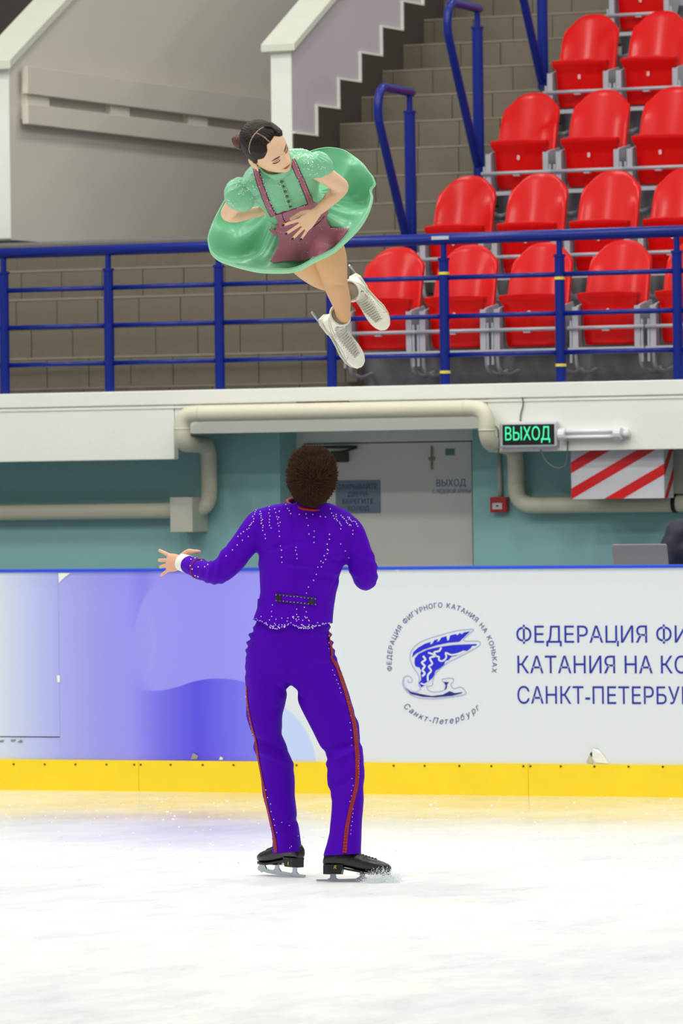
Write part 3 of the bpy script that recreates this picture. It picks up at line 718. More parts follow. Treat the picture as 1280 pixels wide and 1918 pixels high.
# ------------------------------------------------------------------ seat platforms
rowv = [31.32 + 1.09 * i for i in range(6)]; rowz = [2.22, 2.70, 3.28, 3.86, 4.44, 5.02]
pl = MB()
for i in range(1, 6):
    pl.box((UR, rowv[i - 1] + .16, 2.2), (-8, rowv[i] + .2, rowz[i]))
st(pl, 'floor_stand', M_slab, (-11, 32, 2.2), 'grey concrete seating platforms')

# ------------------------------------------------------------------ stadium seats
def make_seat():
    e = thing('stadium_seat', 'x', 'seat', (0, 0, 0), 'red folding stadium seats')
    # backrest: curved shell with rounded top
    mb = MB(); nu, nz = 14, 10; g = []
    def half(t):
        w = .2 - .012 * t
        if t > .66: q = (t - .66) / .34; w *= 1 - .20 * q ** 4
        return w
    rows = []
    for layer in (0, 1):
        for j in range(nz + 1):
            t = j / nz
            for i in range(nu + 1):
                s = -1 + 2 * i / nu; w = half(t); top = .40 * t
                zz = .46 + top - .075 * abs(s) ** 2.6 * max(0, t - .5) * 2
                vv = .10 * t - .035 * s * s - .02 * (1 - t) + layer * .032
                rows.append((s * w, vv, zz))
    n = (nu + 1) * (nz + 1); fs = []
    for layer in (0, 1):
        for j in range(nz):
            for i in range(nu):
                a = layer * n + j * (nu + 1) + i; fs.append((a, a + 1, a + nu + 2, a + nu + 1))
    bd_ = [i for i in range(nu + 1)] + [j * (nu + 1) + nu for j in range(1, nz + 1)] + [nz * (nu + 1) + i for i in range(nu - 1, -1, -1)] + [j * (nu + 1) for j in range(nz - 1, 0, -1)]
    for q in range(len(bd_)):
        a, b2 = bd_[q], bd_[(q + 1) % len(bd_)]; fs.append((a, b2, b2 + n, a + n))
    mb.add(rows, fs); ob = mb.build('backrest', M_red, e, bevel=.008, smooth=True)
    ob.modifiers[0].angle_limit = radians(40)
    # folded seat pan
    mb = MB(); rows = []
    nz2 = 8
    for layer in (0, 1):
        for j in range(nz2 + 1):
            t = j / nz2
            for i in range(nu + 1):
                s = -1 + 2 * i / nu; w = (.168 + .006 * t) if j < nz2 - 1 else .192
                if j == 0: w = .155
                vv = -.13 - .03 * t - .018 * cos(s * pi / 2) * (1 - t * .4) + (.004 * cos(s * 14) if 2 <= j < nz2 - 1 else 0)
                if j >= nz2 - 1: vv -= .022
                rows.append((s * w, vv + layer * (.045 if j < nz2 - 1 else .06), .235 + .315 * t - (.01 * s * s if t > .9 else 0)))
    n = (nu + 1) * (nz2 + 1); fs = []
    for layer in (0, 1):
        for j in range(nz2):
            for i in range(nu):
                a = layer * n + j * (nu + 1) + i; fs.append((a, a + 1, a + nu + 2, a + nu + 1))
    bd_ = [i for i in range(nu + 1)] + [j * (nu + 1) + nu for j in range(1, nz2 + 1)] + [nz2 * (nu + 1) + i for i in range(nu - 1, -1, -1)] + [j * (nu + 1) for j in range(nz2 - 1, 0, -1)]
    for q in range(len(bd_)):
        a, b2 = bd_[q], bd_[(q + 1) % len(bd_)]; fs.append((a, b2, b2 + n, a + n))
    mb.add(rows, fs); pan = mb.build('seat_pan', M_red, e, bevel=.005, smooth=True); pan.modifiers[0].angle_limit = radians(40)
    tm, w = text_mb('8', .03, bold=.03, depth=.002)
    on_plane(tm, -w / 2, -.176, .418); tm.build('seat_number', mat('white_number_paint', (235, 225, 225), .5), pan)
    for s in (-1, 1):
        MB().prism([(s * .196 - .008, -.20, .22), (s * .196 - .008, -.20, .45), (s * .196 - .008, -.15, .47), (s * .196 - .008, .02, .50), (s * .196 - .008, .05, .46), (s * .196 - .008, -.1, .22)], (.016, 0, 0)).box((s * .196 - .018, -.204, .22), (s * .196 + .018, -.198, .46)).build('side_bracket', M_steel, e)
        MB().tube(bentpath([(s * .225, -.2, .13), (s * .225, -.2, .38)], .02), .009, 8).build('stay', M_steel, e)
        MB().tube(bentpath([(s * .205, -.19, .30), (s * .205, -.17, .10), (s * .205, .0, .07), (s * .205, .14, .10)], .06), .013, 8).build('arm', M_steel, e)
    MB().tube([(-.24, -.212, .335), (.24, -.212, .335)], .0115, 8).build('front_bar', M_steel, e, smooth=True)
    MB().box((-.24, -.215, .195), (.24, -.19, .22)).build('lower_bar', M_steel, e)
    MB().box((-.24, .03, .40), (.24, .05, .47)).build('rear_bar', M_steel, e)
    MB().box((-.022, -.216, .315), (.022, -.19, .345)).build('catch', M_steel, e)
    return e
def dup(root, loc):
    r = root.copy(); COL.objects.link(r); r.location = loc
    for ch in list(root.children):
        c = ch.copy(); COL.objects.link(c); c.parent = r
        for g in ch.children:
            d = g.copy(); COL.objects.link(d); d.parent = c
    return r
seat0 = make_seat(); first = True
ordn = ['first', 'second', 'third', 'fourth', 'fifth', 'sixth']
rown = ['front row behind the blue railing', 'second row up', 'third row up', 'fourth row up', 'top visible row']
rowu0 = [-13.79, -13.775, -13.785, -13.80, -13.79]
for r in range(5):
    n = (6, 5, 4, 4, 4)[r]
    for c in range(n):
        u = rowu0[r] + .481 * c + (0 if r else (0, 0, .0, .02, .03, .04)[c])
        px = topx(R3(u, rowv[r], rowz[r] + .6))
        if px[0] > 1330: continue
        loc = R3(u, rowv[r], rowz[r] + (.0 if r else .0))
        s = seat0 if first else dup(seat0, loc); s.location = loc; first = False
        s['label'] = 'red folding stadium seat, %s from the aisle in the %s' % (ordn[c], rown[r])

# ------------------------------------------------------------------ aisle handrails
for i, (v, lab) in enumerate(((32.40, 'lowest blue looped aisle handrail beside the second seat row'), (33.5, 'middle blue looped aisle handrail, beside the third seat row'), (34.6, 'highest blue looped aisle handrail, cut by the top of the photo'))):
    k = math.floor((v - NV) / TR); zb_ = Z0 + RI * k; top = (4.045, 4.645, 5.24)[i]; u = -14.13
    h = thing('aisle_handrail', lab, 'handrail', (u, v, zb_), 'blue aisle handrails'); ho = (u, v, zb_)
    MB().tube([(u, v, zb_), (u, v, top - .08)], .036, 14).tube([(u, v, top - .09), (u, v, top - .075)], .042, 14).build('post', M_blue, h, ho)
    MB().tube([(u, v, top - .08), (u, v, top + .02)], .020, 10).build('post_neck', M_blue, h, ho)
    MB().tube(bentpath([(u, v + .03, top + .04), (u, v - .45, top + .05), (u, v - .50, top - .12), (u, v - .03, top - .95)], .16, 8), .028, 12, ends=True).build('grab_rail', M_blue, h, ho, smooth=True)

# ------------------------------------------------------------------ laptop and official behind the barrier
st(MB().box((-12.2, VB + .3, 0), (-9, 30.2, .34)), 'floor_podium', M_slab, (-11, 29, 0), 'low platform behind the barrier')
tb = thing('officials_table', 'plain table behind the barrier carrying the silver laptop', 'table', (-11.0, 28.5, .3)); TO = (-11.0, 28.5, .3)
M_tb = mat('grey_laminate', (150, 150, 150), .5)
MB().box((-11.6, 28.15, 1.05), (-10.3, 28.75, 1.075)).build('tabletop', M_tb, tb, TO, bevel=.003)
for a in (-11.55, -10.35):
    for b_ in (28.2, 28.7): MB().tube([(a, b_, .34), (a, b_, 1.05)], .02, 8).build('leg', M_steel, tb, TO)
lp = thing('laptop', 'open silver grey laptop seen from behind above the barrier edge', 'laptop', (-11.06, 28.45, 1.077)); O3 = (-11.06, 28.45, 1.077)
M_lap = mat('silver_aluminium', (158, 152, 160), .4, metal=.35, var=.03)
ua_, ub_ = uz(1150, 1030, 28.4)[0], uz(1253, 1030, 28.4)[0]
MB().box((ua_, 28.42, 1.077), (ub_, 28.66, 1.092)).build('base', M_lap, lp, O3, bevel=.004)
MB().prism([(ua_, 28.42, 1.088), (ub_, 28.42, 1.088), (ub_, 28.37, 1.298), (ub_ - .008, 28.369, 1.306), (ua_ + .008, 28.369, 1.306), (ua_, 28.37, 1.298)], (0, .008, .001)).build('lid', M_lap, lp, O3, bevel=.002)
#PEOPLE#
# ------------------------------------------------------------------ people: shared tools
def remeshed(mb, voxel, iters=6, fac=.5):
    me = mb.mesh('tmp'); o = bpy.data.objects.new('tmp', me); COL.objects.link(o)
    bm = bmesh.new(); bm.from_mesh(me); bmesh.ops.recalc_face_normals(bm, faces=bm.faces); bm.to_mesh(me); bm.free()
    r = o.modifiers.new('r', 'REMESH'); r.mode = 'VOXEL'; r.voxel_size = voxel
    s = o.modifiers.new('s', 'SMOOTH'); s.factor = fac; s.iterations = iters
    bpy.context.view_layer.update()
    ev = o.evaluated_get(bpy.context.evaluated_depsgraph_get()); m2 = ev.to_mesh()
    out = MB(); out.v = [v.co.copy() for v in m2.vertices]; out.f = [tuple(p.vertices) for p in m2.polygons]
    out.n = [v.normal.copy() for v in m2.vertices]
    ev.to_mesh_clear(); bpy.data.objects.remove(o); bpy.data.meshes.remove(me); return out
def displaced(mb, fn):
    mb.v = [p + n * fn(p) for p, n in zip(mb.v, mb.n)]; return mb
def nz1(p, s, sx=1, sy=1, sz=1): return noise.noise(Vector((p.x * s * sx, p.y * s * sy, p.z * s * sz)))
def bvh(*mbs):
    v = []; f = []
    for m in mbs:
        n = len(v); v += m.v; f += [tuple(i + n for i in q) for q in m.f]
    return BVHTree.FromPolygons(v, f)
def hit(tree, px, py, off=.002, org=None, d=None):
    d = d or ray(px, py); org = org or CAMLOC
    h = tree.ray_cast(org, d)
    if h[0] is None: return None
    n = h[1] if h[1].dot(d) < 0 else -h[1]
    return h[0] + n * off, n
def patch(tree, poly, off=.002, step=3.0):
    """cloth piece laid on a surface: outline in view coordinates, triangulated and dropped on the garment"""
    P = [Vector(p) for p in poly]; outl = []
    for i in range(len(P)):
        a, b_ = P[i], P[(i + 1) % len(P)]; n = max(1, int((b_ - a).length / step))
        outl += [a.lerp(b_, k / n) for k in range(n)]
    x0 = min(p.x for p in P); x1 = max(p.x for p in P); y0 = min(p.y for p in P); y1 = max(p.y for p in P)
    pts = list(outl); y = y0 + step * .5
    while y < y1:
        x = x0 + step * .5
        while x < x1:
            q = Vector((x + .3 * step * ((int((y - y0) / step)) % 2), y))
            ins = False; n = len(P); j = n - 1
            for i in range(n):
                if (P[i].y > q.y) != (P[j].y > q.y) and q.x < (P[j].x - P[i].x) * (q.y - P[i].y) / (P[j].y - P[i].y) + P[i].x: ins = not ins
                j = i
            if ins and min((q - o).length for o in outl) > step * .45: pts.append(q)
            x += step
        y += step
    r = geometry.delaunay_2d_cdt(pts, [], [list(range(len(outl)))], 1, 1e-4)
    dep = []; 
    for q in r[0]:
        h = hit(tree, q.x, q.y, 0); dep.append((h[0] - CAMLOC).length if h else None)
    nb = {}
    for f in r[2]:
        for i in range(3): nb.setdefault(f[i], set()).update(f)
    good = [d_ for d_ in dep if d_ is not None]
    ok = [True] * len(dep); far_ = max(good)
    orig = [d_ if d_ is not None else far_ for d_ in dep]; cur = list(orig)
    for _ in range(14): cur = [min(orig[i], .5 * cur[i] + .5 * sum(cur[j] for j in nb.get(i, {i})) / len(nb.get(i, {i}))) for i in range(len(cur))]
    for _ in range(3): cur = [.5 * cur[i] + .5 * sum(cur[j] for j in nb.get(i, {i})) / len(nb.get(i, {i})) for i in range(len(cur))]
    vs = [CAMLOC + ray(q.x, q.y) * (d_ - off) for q, d_ in zip(r[0], cur)]
    fs = [tuple(f) for f in r[2] if all(ok[i] for i in f)]
    used = sorted({i for f in fs for i in f}); mp = {o: i for i, o in enumerate(used)}
    out = MB(); out.v = [vs[i] for i in used]
    out.f = [tuple(mp[i] for i in f) for f in fs]; 
    # drop stretched triangles (jumps between layers)
    out.f = [f for f in out.f if max((out.v[f[i]] - out.v[f[(i + 1) % 3]]).length for i in range(3)) < .12]
    return out
def strip(tree, pts, w, off=.003, k=6, lim=.04):
    q = catmull([Vector(p) for p in pts], k)
    wl = w if hasattr(w, '__len__') else [w] * len(pts)
    wq = [x.x for x in catmull([Vector((a, 0)) for a in wl], k)]
    L_, R_ = strip2(q, wq); out = MB(); rows = []
    for a, b_ in zip(L_, R_):
        row = [hit(tree, a[0] + (b_[0] - a[0]) * t, a[1] + (b_[1] - a[1]) * t, off) for t in (0, .5, 1)]
        rows.append(row)
    for r0, r1 in zip(rows[:-1], rows[1:]):
        for i in (0, 1):
            qd = [r0[i], r0[i + 1], r1[i + 1], r1[i]]
            if all(qd) and max((qd[a][0] - qd[(a + 1) % 4][0]).length for a in range(4)) < lim:
                out.add([x[0] for x in qd], [(0, 1, 2, 3)])
    return out
def gems(tree, pts, r, off=.0015):
    mb = MB()
    for x, y in pts:
        h = hit(tree, x, y, off)
        if h: mb.gem(h[0], r)
    return mb
def along(pts, step, jit=0.0):
    out = []; acc = 0
    for a, b_ in zip(pts[:-1], pts[1:]):
        a, b_ = Vector(a), Vector(b_); n = max(1, int((b_ - a).length / step))
        out += [(a.x + (b_.x - a.x) * k / n + random.uniform(-jit, jit), a.y + (b_.y - a.y) * k / n + random.uniform(-jit, jit)) for k in range(n)]
    return out
def solid(o, th, off=1):
    m = o.modifiers.new('solid', 'SOLIDIFY'); m.thickness = th; m.offset = off; return o

def interp(tab, x):
    if x >= tab[0][0]: return tab[0][1:]
    for a, b_ in zip(tab[:-1], tab[1:]):
        if a[0] >= x >= b_[0]:
            t = (a[0] - x) / (a[0] - b_[0]); return tuple(p + (q - p) * t for p, q in zip(a[1:], b_[1:]))
    return tab[-1][1:]
HEADTAB = [(.118, .004, .004, .004), (.112, .034, .030, .050), (.098, .056, .056, .076), (.074, .069, .077, .092), (.045, .0755, .088, .099), (.012, .0765, .0905, .100),
           (-.02, .074, .089, .094), (-.045, .0695, .087, .080), (-.068, .062, .0865, .060), (-.088, .052, .085, .045), (-.102, .040, .081, .034), (-.112, .026, .072, .02), (-.118, .006, .052, -.035)]
def gauss(x, s): return math.exp(-.5 * (x / s) ** 2)
def head_mb(nz_=84, na=96, hair=0.0):
    """local axes: x = own left, y = forward, z = up; eyes at z = 0"""
    mb = MB(); rs = []
    zs = [.118 - .236 * (.5 - .5 * cos(pi * k / nz_)) for k in range(nz_ + 1)]
    for z in zs:
        w, f, b_ = interp(HEADTAB, z); ring = []
        for j in range(na):
            a = 2 * pi * j / na; cx, sy = cos(a), sin(a)
            ex = .88 if sy > 0 else .96
            x = w * math.copysign(abs(cx) ** ex, cx); y = (f if sy > 0 else b_) * math.copysign(abs(sy) ** 1.0, sy)
            if sy > 0 and hair == 0:
                fr = max(0, sy) ** 2
                d = 0
                # nose
                zn = z
                ridge = 0
                if -.05 < zn < .02: ridge = (.024 * ((.02 - zn) / .06) ** 1.25) if zn > -.040 else .024 * max(0, 1 - ((-.040 - zn) / .010) ** 1.6)
                sg = .0065 + (.006 * max(0, min(1, (.01 - zn) / .05)))
                d += ridge * gauss(x, sg)
                d += .006 * (gauss(x - .013, .005) + gauss(x + .013, .005)) * gauss(zn + .040, .006)
                # sockets, lids, brows, cheeks, lips, chin
                for s in (-1, 1):
                    d -= .0085 * gauss(x - s * .030, .014) * gauss(zn - .001, .010)
                    d += .0060 * gauss(x - s * .031, .009) * gauss(zn + .0005, .0065)
                    d += .0035 * gauss(x - s * .030, .017) * gauss(zn - .020, .006)
                    d += .0035 * gauss(x - s * .042, .014) * gauss(zn + .032, .014)
                    d -= .0030 * gauss(x - s * .034, .012) * gauss(zn + .066, .014)
                d += .0050 * gauss(x, .018) * gauss(zn + .0625, .0042) + .0055 * gauss(x, .015) * gauss(zn + .074, .0048)
                d -= .0040 * gauss(x, .020) * gauss(zn + .0680, .0018)
                d -= .0030 * gauss(x, .020) * gauss(zn + .084, .005)
                d += .0040 * gauss(x, .016) * gauss(zn + .100, .009)
                y += d * min(1, fr * 1.3)
            ring.append(Vector((x, y, z)))
        rs.append(ring)
    mb.rings(rs)
    if hair == 0:
        for s in (-1, 1):     # ears
            c = Vector((s * .0775, -.008, -.016))
            rs = []
            for k in range(9):
                t = k / 8; hgt = .030 * sin(pi * (.08 + .84 * t)); 
                rs.append([c + Vector((s * (.001 + .014 * sin(pi * t) * .6 + .004 * cos(2 * pi * j / 10)), -.010 + .019 * (t - .5) * -1 + .004 * sin(2 * pi * j / 10), 0)) + Vector((0, 0, 0)) for j in range(10)])
            e = MB().blob(c + Vector((s * .006, -.006, 0)), (s * .009, -.006, 0), (.004 * s, .018, .003), (0, -.005, .031), 14, 10)
            mb.merge(e)
            mb.merge(MB().blob(c + Vector((s * .004, .004, -.026)), (s * .006, 0, 0), (0, .008, 0), (0, 0, .009), 10, 6))
    return mb
def frame(c, left, fwd):
    """matrix from own axes: left, forward, up"""
    y = Vector(fwd).normalized(); x = Vector(left); x = (x - y * x.dot(y)).normalized(); z = y.cross(x)
    if True:
        M = Matrix((x, y, z)).transposed().to_4x4()
    M.translation = Vector(c); return M
def hand_mb(wrist, palm_dir, across, back, L=.185, curls=(0, 0, 0, 0), spread=(.28, .09, -.08, -.26), thumb=((.5, .6, -.2), (.9, .45, -.1)), sc=1.0):
    """palm_dir: wrist to knuckles, across: towards the thumb side, back: out of the back of the hand"""
    w = Vector(wrist); d = Vector(palm_dir).normalized(); a = Vector(across); a = (a - d * a.dot(d)).normalized(); b_ = Vector(back); b_ = (b_ - d * b_.dot(d) - a * b_.dot(a)).normalized()
    mb = MB(); pl_ = .092 * sc; n = 14; rs = []
    for k, (t, hw, hd) in enumerate(((-.12, .026, .020), (.0, .027, .018), (.25, .033, .0165), (.55, .039, .0155), (.85, .041, .0135), (1.0, .039, .011), (1.06, .034, .007))):
        rs.append([w + d * pl_ * t + (a * cos(2 * pi * j / n) * hw + b_ * sin(2 * pi * j / n) * hd) * sc for j in range(n)])
    mb.rings(rs)
    lens = (.072, .080, .074, .058); offs = (.029, .010, -.009, -.027); rad = (.0088, .0092, .0088, .0078); tips = []
    for i in range(4):
        base = w + d * pl_ * (.86 if i != 3 else .80) + a * offs[i] * sc
        dr = (d * cos(spread[i]) + a * sin(spread[i])).normalized(); p = base; pts = [p]; c = curls[i]; ang = .12
        for f in (.30, .40, .32, .26):
            ang += c * (.6 if f == .30 else 1.0)
            dd = dr * cos(ang) - b_ * sin(ang); p = p + dd * lens[i] * f * sc * (1 if f != .30 else .9); pts.append(p)
        r = rad[i] * sc; mb.tube(catmull(pts, 3), [r * (1.08 - .28 * k / 12) for k in range(13)], 10, ends=True); tips.append((pts[-1], dd, b_))
    p0 = w + (d * .018 + a * .020) * sc; t1 = d * thumb[0][0] + a * thumb[0][1] + b_ * thumb[0][2]; t2 = d * thumb[1][0] + a * thumb[1][1] + b_ * thumb[1][2]
    p1 = p0 + t1.normalized() * .045 * sc; p2 = p1 + t2.normalized() * .034 * sc; p3 = p2 + t2.normalized() * .026 * sc
    mb.tube(catmull([p0, p1, p2, p3], 3), [x * sc for x in (.015, .0145, .014, .0125, .0115, .011, .0108, .0105, .010, .0092)], 10, ends=True)
    return mb, tips
def build_rel(mb, name, m, parent, base, smooth=True, recalc=True):
    return mb.build(name, m, parent, base, smooth=smooth, recalc=recalc)

# ------------------------------------------------------------------ figure skates
def skate_parts(M, shaft=True, drop=0.0):
    """local: x = toe, y = left, z = up, blade bottom at z = 0, heel back at x = 0; returns dict of MB in world"""
    b0 = .062                                  # top of blade mounting at the toe
    boot = MB(); rs = []; n = 20
    prof = [(-.004, .020, .100, .118), (.004, .030, .098, .150), (.02, .034, .096, .165), (.05, .034, .094, .172), (.08, .032, .090, .168), (.11, .034, .084, .160), (.14, .038, .076, .150), (.17, .042, .069, .138), (.20, .045, .065, .128), (.23, .044, .063, .119), (.255, .038, .064, .110), (.275, .026, .068, .100), (.284, .010, .074, .090)]
    for x, w, z0, z1 in prof:
        ring = []
        for j in range(n):
            a = 2 * pi * j / n; c, s = cos(a), sin(a); zc = (z0 + z1) / 2; hz = (z1 - z0) / 2
            ring.append(Vector((x, w * math.copysign(abs(c) ** .75, c), zc + hz * math.copysign(abs(s) ** .8, s) if s < 0 else zc + hz * s)))
        rs.append(ring)
    boot.rings(rs)
    rs = []
    for z, xc, rx, ry in ((.105, .050, .050, .033), (.14, .050, .049, .034), (.17, .050, .046, .034), (.20, .053, .045, .036), (.225, .057, .047, .040), (.245, .060, .050, .043), (.255, .061, .051, .044)):
        rs.append([Vector((xc + rx * cos(2 * pi * j / n), ry * sin(2 * pi * j / n), z + .012 * cos(2 * pi * j / n))) for j in range(n)])
    if not shaft: rs = [[Vector((.054 + (p.x - .054) * .74, p.y * .8, p.z)) for p in r_] for r_ in rs[:4]]
    boot.rings(rs)
    boot = remeshed(boot, .0045, 3)
    lean = (lambda p: Vector((p.x - .55 * max(0, p.z - .135), p.y, p.z))) if shaft else (lambda p: p)
    boot.v = [lean(p) for p in boot.v]
    lining = MB().rings([[Vector((.060 + .042 * cos(2 * pi * j / 24), .036 * sin(2 * pi * j / 24), z + .012 * cos(2 * pi * j / 24))) for j in range(24)] for z in (.250, .2585)])
    # sole and heel
    sole = MB(); out = []
    for x, w in ((.0, .018), (.01, .029), (.04, .033), (.09, .031), (.14, .036), (.19, .044), (.23, .043), (.26, .034), (.28, .018)): out.append((x, w))
    def zs(x): return .098 - .034 * max(0, min(1, (x - .02) / .17))
    rs = []
    for x, w in out:
        z = zs(x); rs.append([Vector((x, w, z + .003)), Vector((x, -w, z + .003)), Vector((x, -w, z - .006)), Vector((x, w, z - .006))])
    sole.rings(rs)
    rs = []
    for z, x1, k in ((zs(0) + .002, .085, 1.0), (.060, .076, .93)):
        rs.append([Vector((p[0], p[1] * k, z)) for p in ((-.002, .018), (-.002, -.018), (.02, -.031), (x1, -.031), (x1, .031), (.02, .031))])
    sole.rings(rs)
    # blade
    t = .0032
    prof_b = [(-.022, .010), (-.018, .0), (.06, -.003), (.16, -.003), (.235, .001), (.262, .010), (.272, .006), (.276, .016), (.284, .022), (.280, .036), (.262, .040), (.250, .026), (.215, .020), (.205, .0212)]
    blade = MB()
    blade.prism([(-.034, -t, .012), (-.030, -t, .002), (.06, -t, 0), (.16, -t, 0), (.235, -t, .004), (.258, -t, .011), (.270, -t, .002), (.280, -t, .010), (.292, -t, .012), (.297, -t, .028), (.284, -t, .050), (.262, -t, .062), (.240, -t, .062), (.246, -t, .045), (.236, -t, .028), (.215, -t, .0235), (.190, -t, .024), (.176, -t, .036), (.172, -t, .062), (.152, -t, .070), (.150, -t, .040), (.135, -t, .023), (.06, -t, .020), (.052, -t, .030), (.050, -t, .060), (.026, -t, .060), (.025, -t, .030), (.012, -t, .018), (-.032, -t, .018)], (0, 2 * t, 0))
    blade.box((.004, -.022, .0575), (.072, .022, .0605)).box((.14, -.026, .0585), (.262, .026, .0615))
    lining.v = [lean(p) for p in lining.v]
    if drop:
        for q_ in (boot, sole, lining): q_.v = [p - Vector((0, 0, drop)) for p in q_.v]
        blade.v = [Vector((p.x, p.y, p.z if p.z < .0 else (p.z * (1 - drop / .0615)))) for p in blade.v]
    return dict(boot=boot, sole=sole, blade=blade, lining=lining)
def add_skate(parent, base, M, m_boot, m_sole, white, drop=0.0):
    P = skate_parts(M, white, drop); boot, sole, blade = P['boot'], P['sole'], P['blade']
    loc = bvh(boot)
    laces = MB(); eyes = MB(); seams = MB()
    def top(x, y, off=.0012):
        h = loc.ray_cast(Vector((x, y, .5)), Vector((0, 0, -1))); return (h[0] + h[1] * off) if h[0] else None
    def front(z, y, off=.0012):
        h = loc.ray_cast(Vector((.5, y, z)), Vector((-1, 0, 0))); return (h[0] + h[1] * off) if h[0] else None
    rows = [top(x, 0) for x in (.215, .203, .191, .179, .167, .155, .143, .131, .119)]
    xs_ = (.218, .205, .192, .179, .166, .153, .140, .127, .114, .101, .088, .076)
    for i, x in enumerate(xs_):
        w = .014 + .0021 * min(i, 7)
        for s in (-1, 1):
            q = [top(x + (.005 if (k > 2) == (s > 0) else -.004) * s * .6, s * w * (1 - k / 2.5), .002 + .001 * sin(k)) for k in range(6)]
            q = [p for p in q if p]
            if len(q) > 3: laces.tube(q, .0022, 5)
            e = top(x, s * (w + .002), .0)
            if e: eyes.gem(e, .0024)
            e2 = top(x, s * min(.034, w + .012), .0)
            if e2 and i % 1 == 0: eyes.gem(e2, .0013)
    for i, z in enumerate((.175, .190, .205, .220, .235)):
        w = .026 + .0012 * i
        for s in (-1, 1):
            q = [front(z + (.004 if s > 0 else -.004) * (k - 2.5) / 2.5, w * (1 - k / 2.5), .003) for k in range(6)]
            q = [p for p in q if p]
            if len(q) > 3: laces.tube(q, .0022, 5)
            e = front(z, s * (w + .003), 0)
            if e: eyes.gem(e, .0028)
    tong = MB(); tr0 = []
    for i in range(16):
        x = .224 - .0078 * i; w = .013 + .0010 * i; tr0.append([top(x, w * k / 2, .0009) for k in (-2, -1, 0, 1, 2)])
    for i in range(8):
        z = .168 + .0105 * i; w = .027 + .0007 * i; tr0.append([front(z, w * k / 2, .0009) for k in (-2, -1, 0, 1, 2)])
    for r0, r1 in zip(tr0[:-1], tr0[1:]):
        for k in range(4):
            q = [r0[k], r0[k + 1], r1[k + 1], r1[k]]
            if all(p is not None for p in q): tong.add(q, [(0, 1, 2, 3)])
    # stitched seams on the sides
    for s in (-1, 1):
        for x0, z0, x1, z1, bow in ((.02, .20, .085, .12, .02), (.035, .215, .10, .125, .02), (.09, .10, .20, .10, -.015), (.20, .115, .235, .07, .01)):
            q = []
            for k in range(11):
                t = k / 10; z = z0 + (z1 - z0) * t - bow * sin(pi * t); x = x0 + (x1 - x0) * t - .55 * max(0, z - .135)
                h = loc.ray_cast(Vector((x, s * .5, z)), Vector((0, -s, 0)))
                if h[0]: q.append(h[0] + h[1] * .0003)
            if len(q) > 3: seams.tube(q, .0011, 5)
    # tongue lip and dark opening
    rim = MB()
    n = 24
    rim.tube([Vector((.061 - .55 * .122 + .046 * cos(2 * pi * j / n), .040 * sin(2 * pi * j / n), .257 + .012 * cos(2 * pi * j / n))) for j in range(n + 1)], .005, 8)
    for mb in (boot, sole, blade, laces, eyes, seams, rim, tong, P['lining']): mb.xf(M)
    b_ = build_rel(boot, 'skate_boot', m_boot, parent, base)
    build_rel(sole, 'sole', m_sole, b_, base, smooth=False)
    build_rel(blade, 'blade', M_bladem, b_, base, smooth=False)
    if white: 
        tag(build_rel(laces, 'laces', M_lace, b_, base), kind='stuff')
        build_rel(rim, 'cuff_rim', m_boot, b_, base)
        build_rel(tong, 'tongue', mat('shaded_tongue_leather', (178, 176, 160), .6), b_, base, recalc=False)
        build_rel(P['lining'], 'lining', mat('grey_boot_lining', (150, 142, 124), .8), b_, base)
        tag(build_rel(seams, 'seam', M_seam, b_, base), kind='stuff')
        tag(build_rel(eyes, 'eyelets', M_eye, b_, base, smooth=False), kind='stuff')
    else:
        tag(build_rel(laces, 'laces', m_boot, b_, base), kind='stuff')
    return b_, boot, sole, blade
M_bladem = mat('polished_blade_steel', (176, 184, 194), .25, metal=.75, var=.05, scale=40)
M_skin_m = mat('skin_man', (226, 172, 140), .5, var=.05, scale=30, sss=.06)
M_skin_w = mat('skin_woman', (238, 196, 158), .5, var=.03, scale=20, sss=.06)
M_lace = mat('white_laces', (214, 212, 196), .6); M_seam = mat('grey_stitching', (150, 150, 136), .7); M_eye = mat('dark_eyelets', (52, 50, 44), .4, metal=.4)
M_wboot = mat('white_skate_leather', (236, 234, 216), .38, var=.04, scale=25, bump=.15, bscale=50, coat=.2)
M_wsole = mat('cream_sole', (210, 206, 186), .5)
M_bboot = mat('black_skate_leather', (20, 20, 20), .35, var=.3, scale=20, bump=.2, bscale=60, coat=.2)
M_bsole = mat('black_sole', (15, 13, 13), .45)
M_suit = mat('violet_stretch_cloth', (80, 0, 180), .7, var=.05, scale=5, spec=.08)
M_suit2 = mat('violet_trouser_cloth', (76, 0, 174), .7, var=.06, scale=5, spec=.08)
M_trim = mat('crimson_braid', (146, 0, 16), .6, var=.1, scale=30)

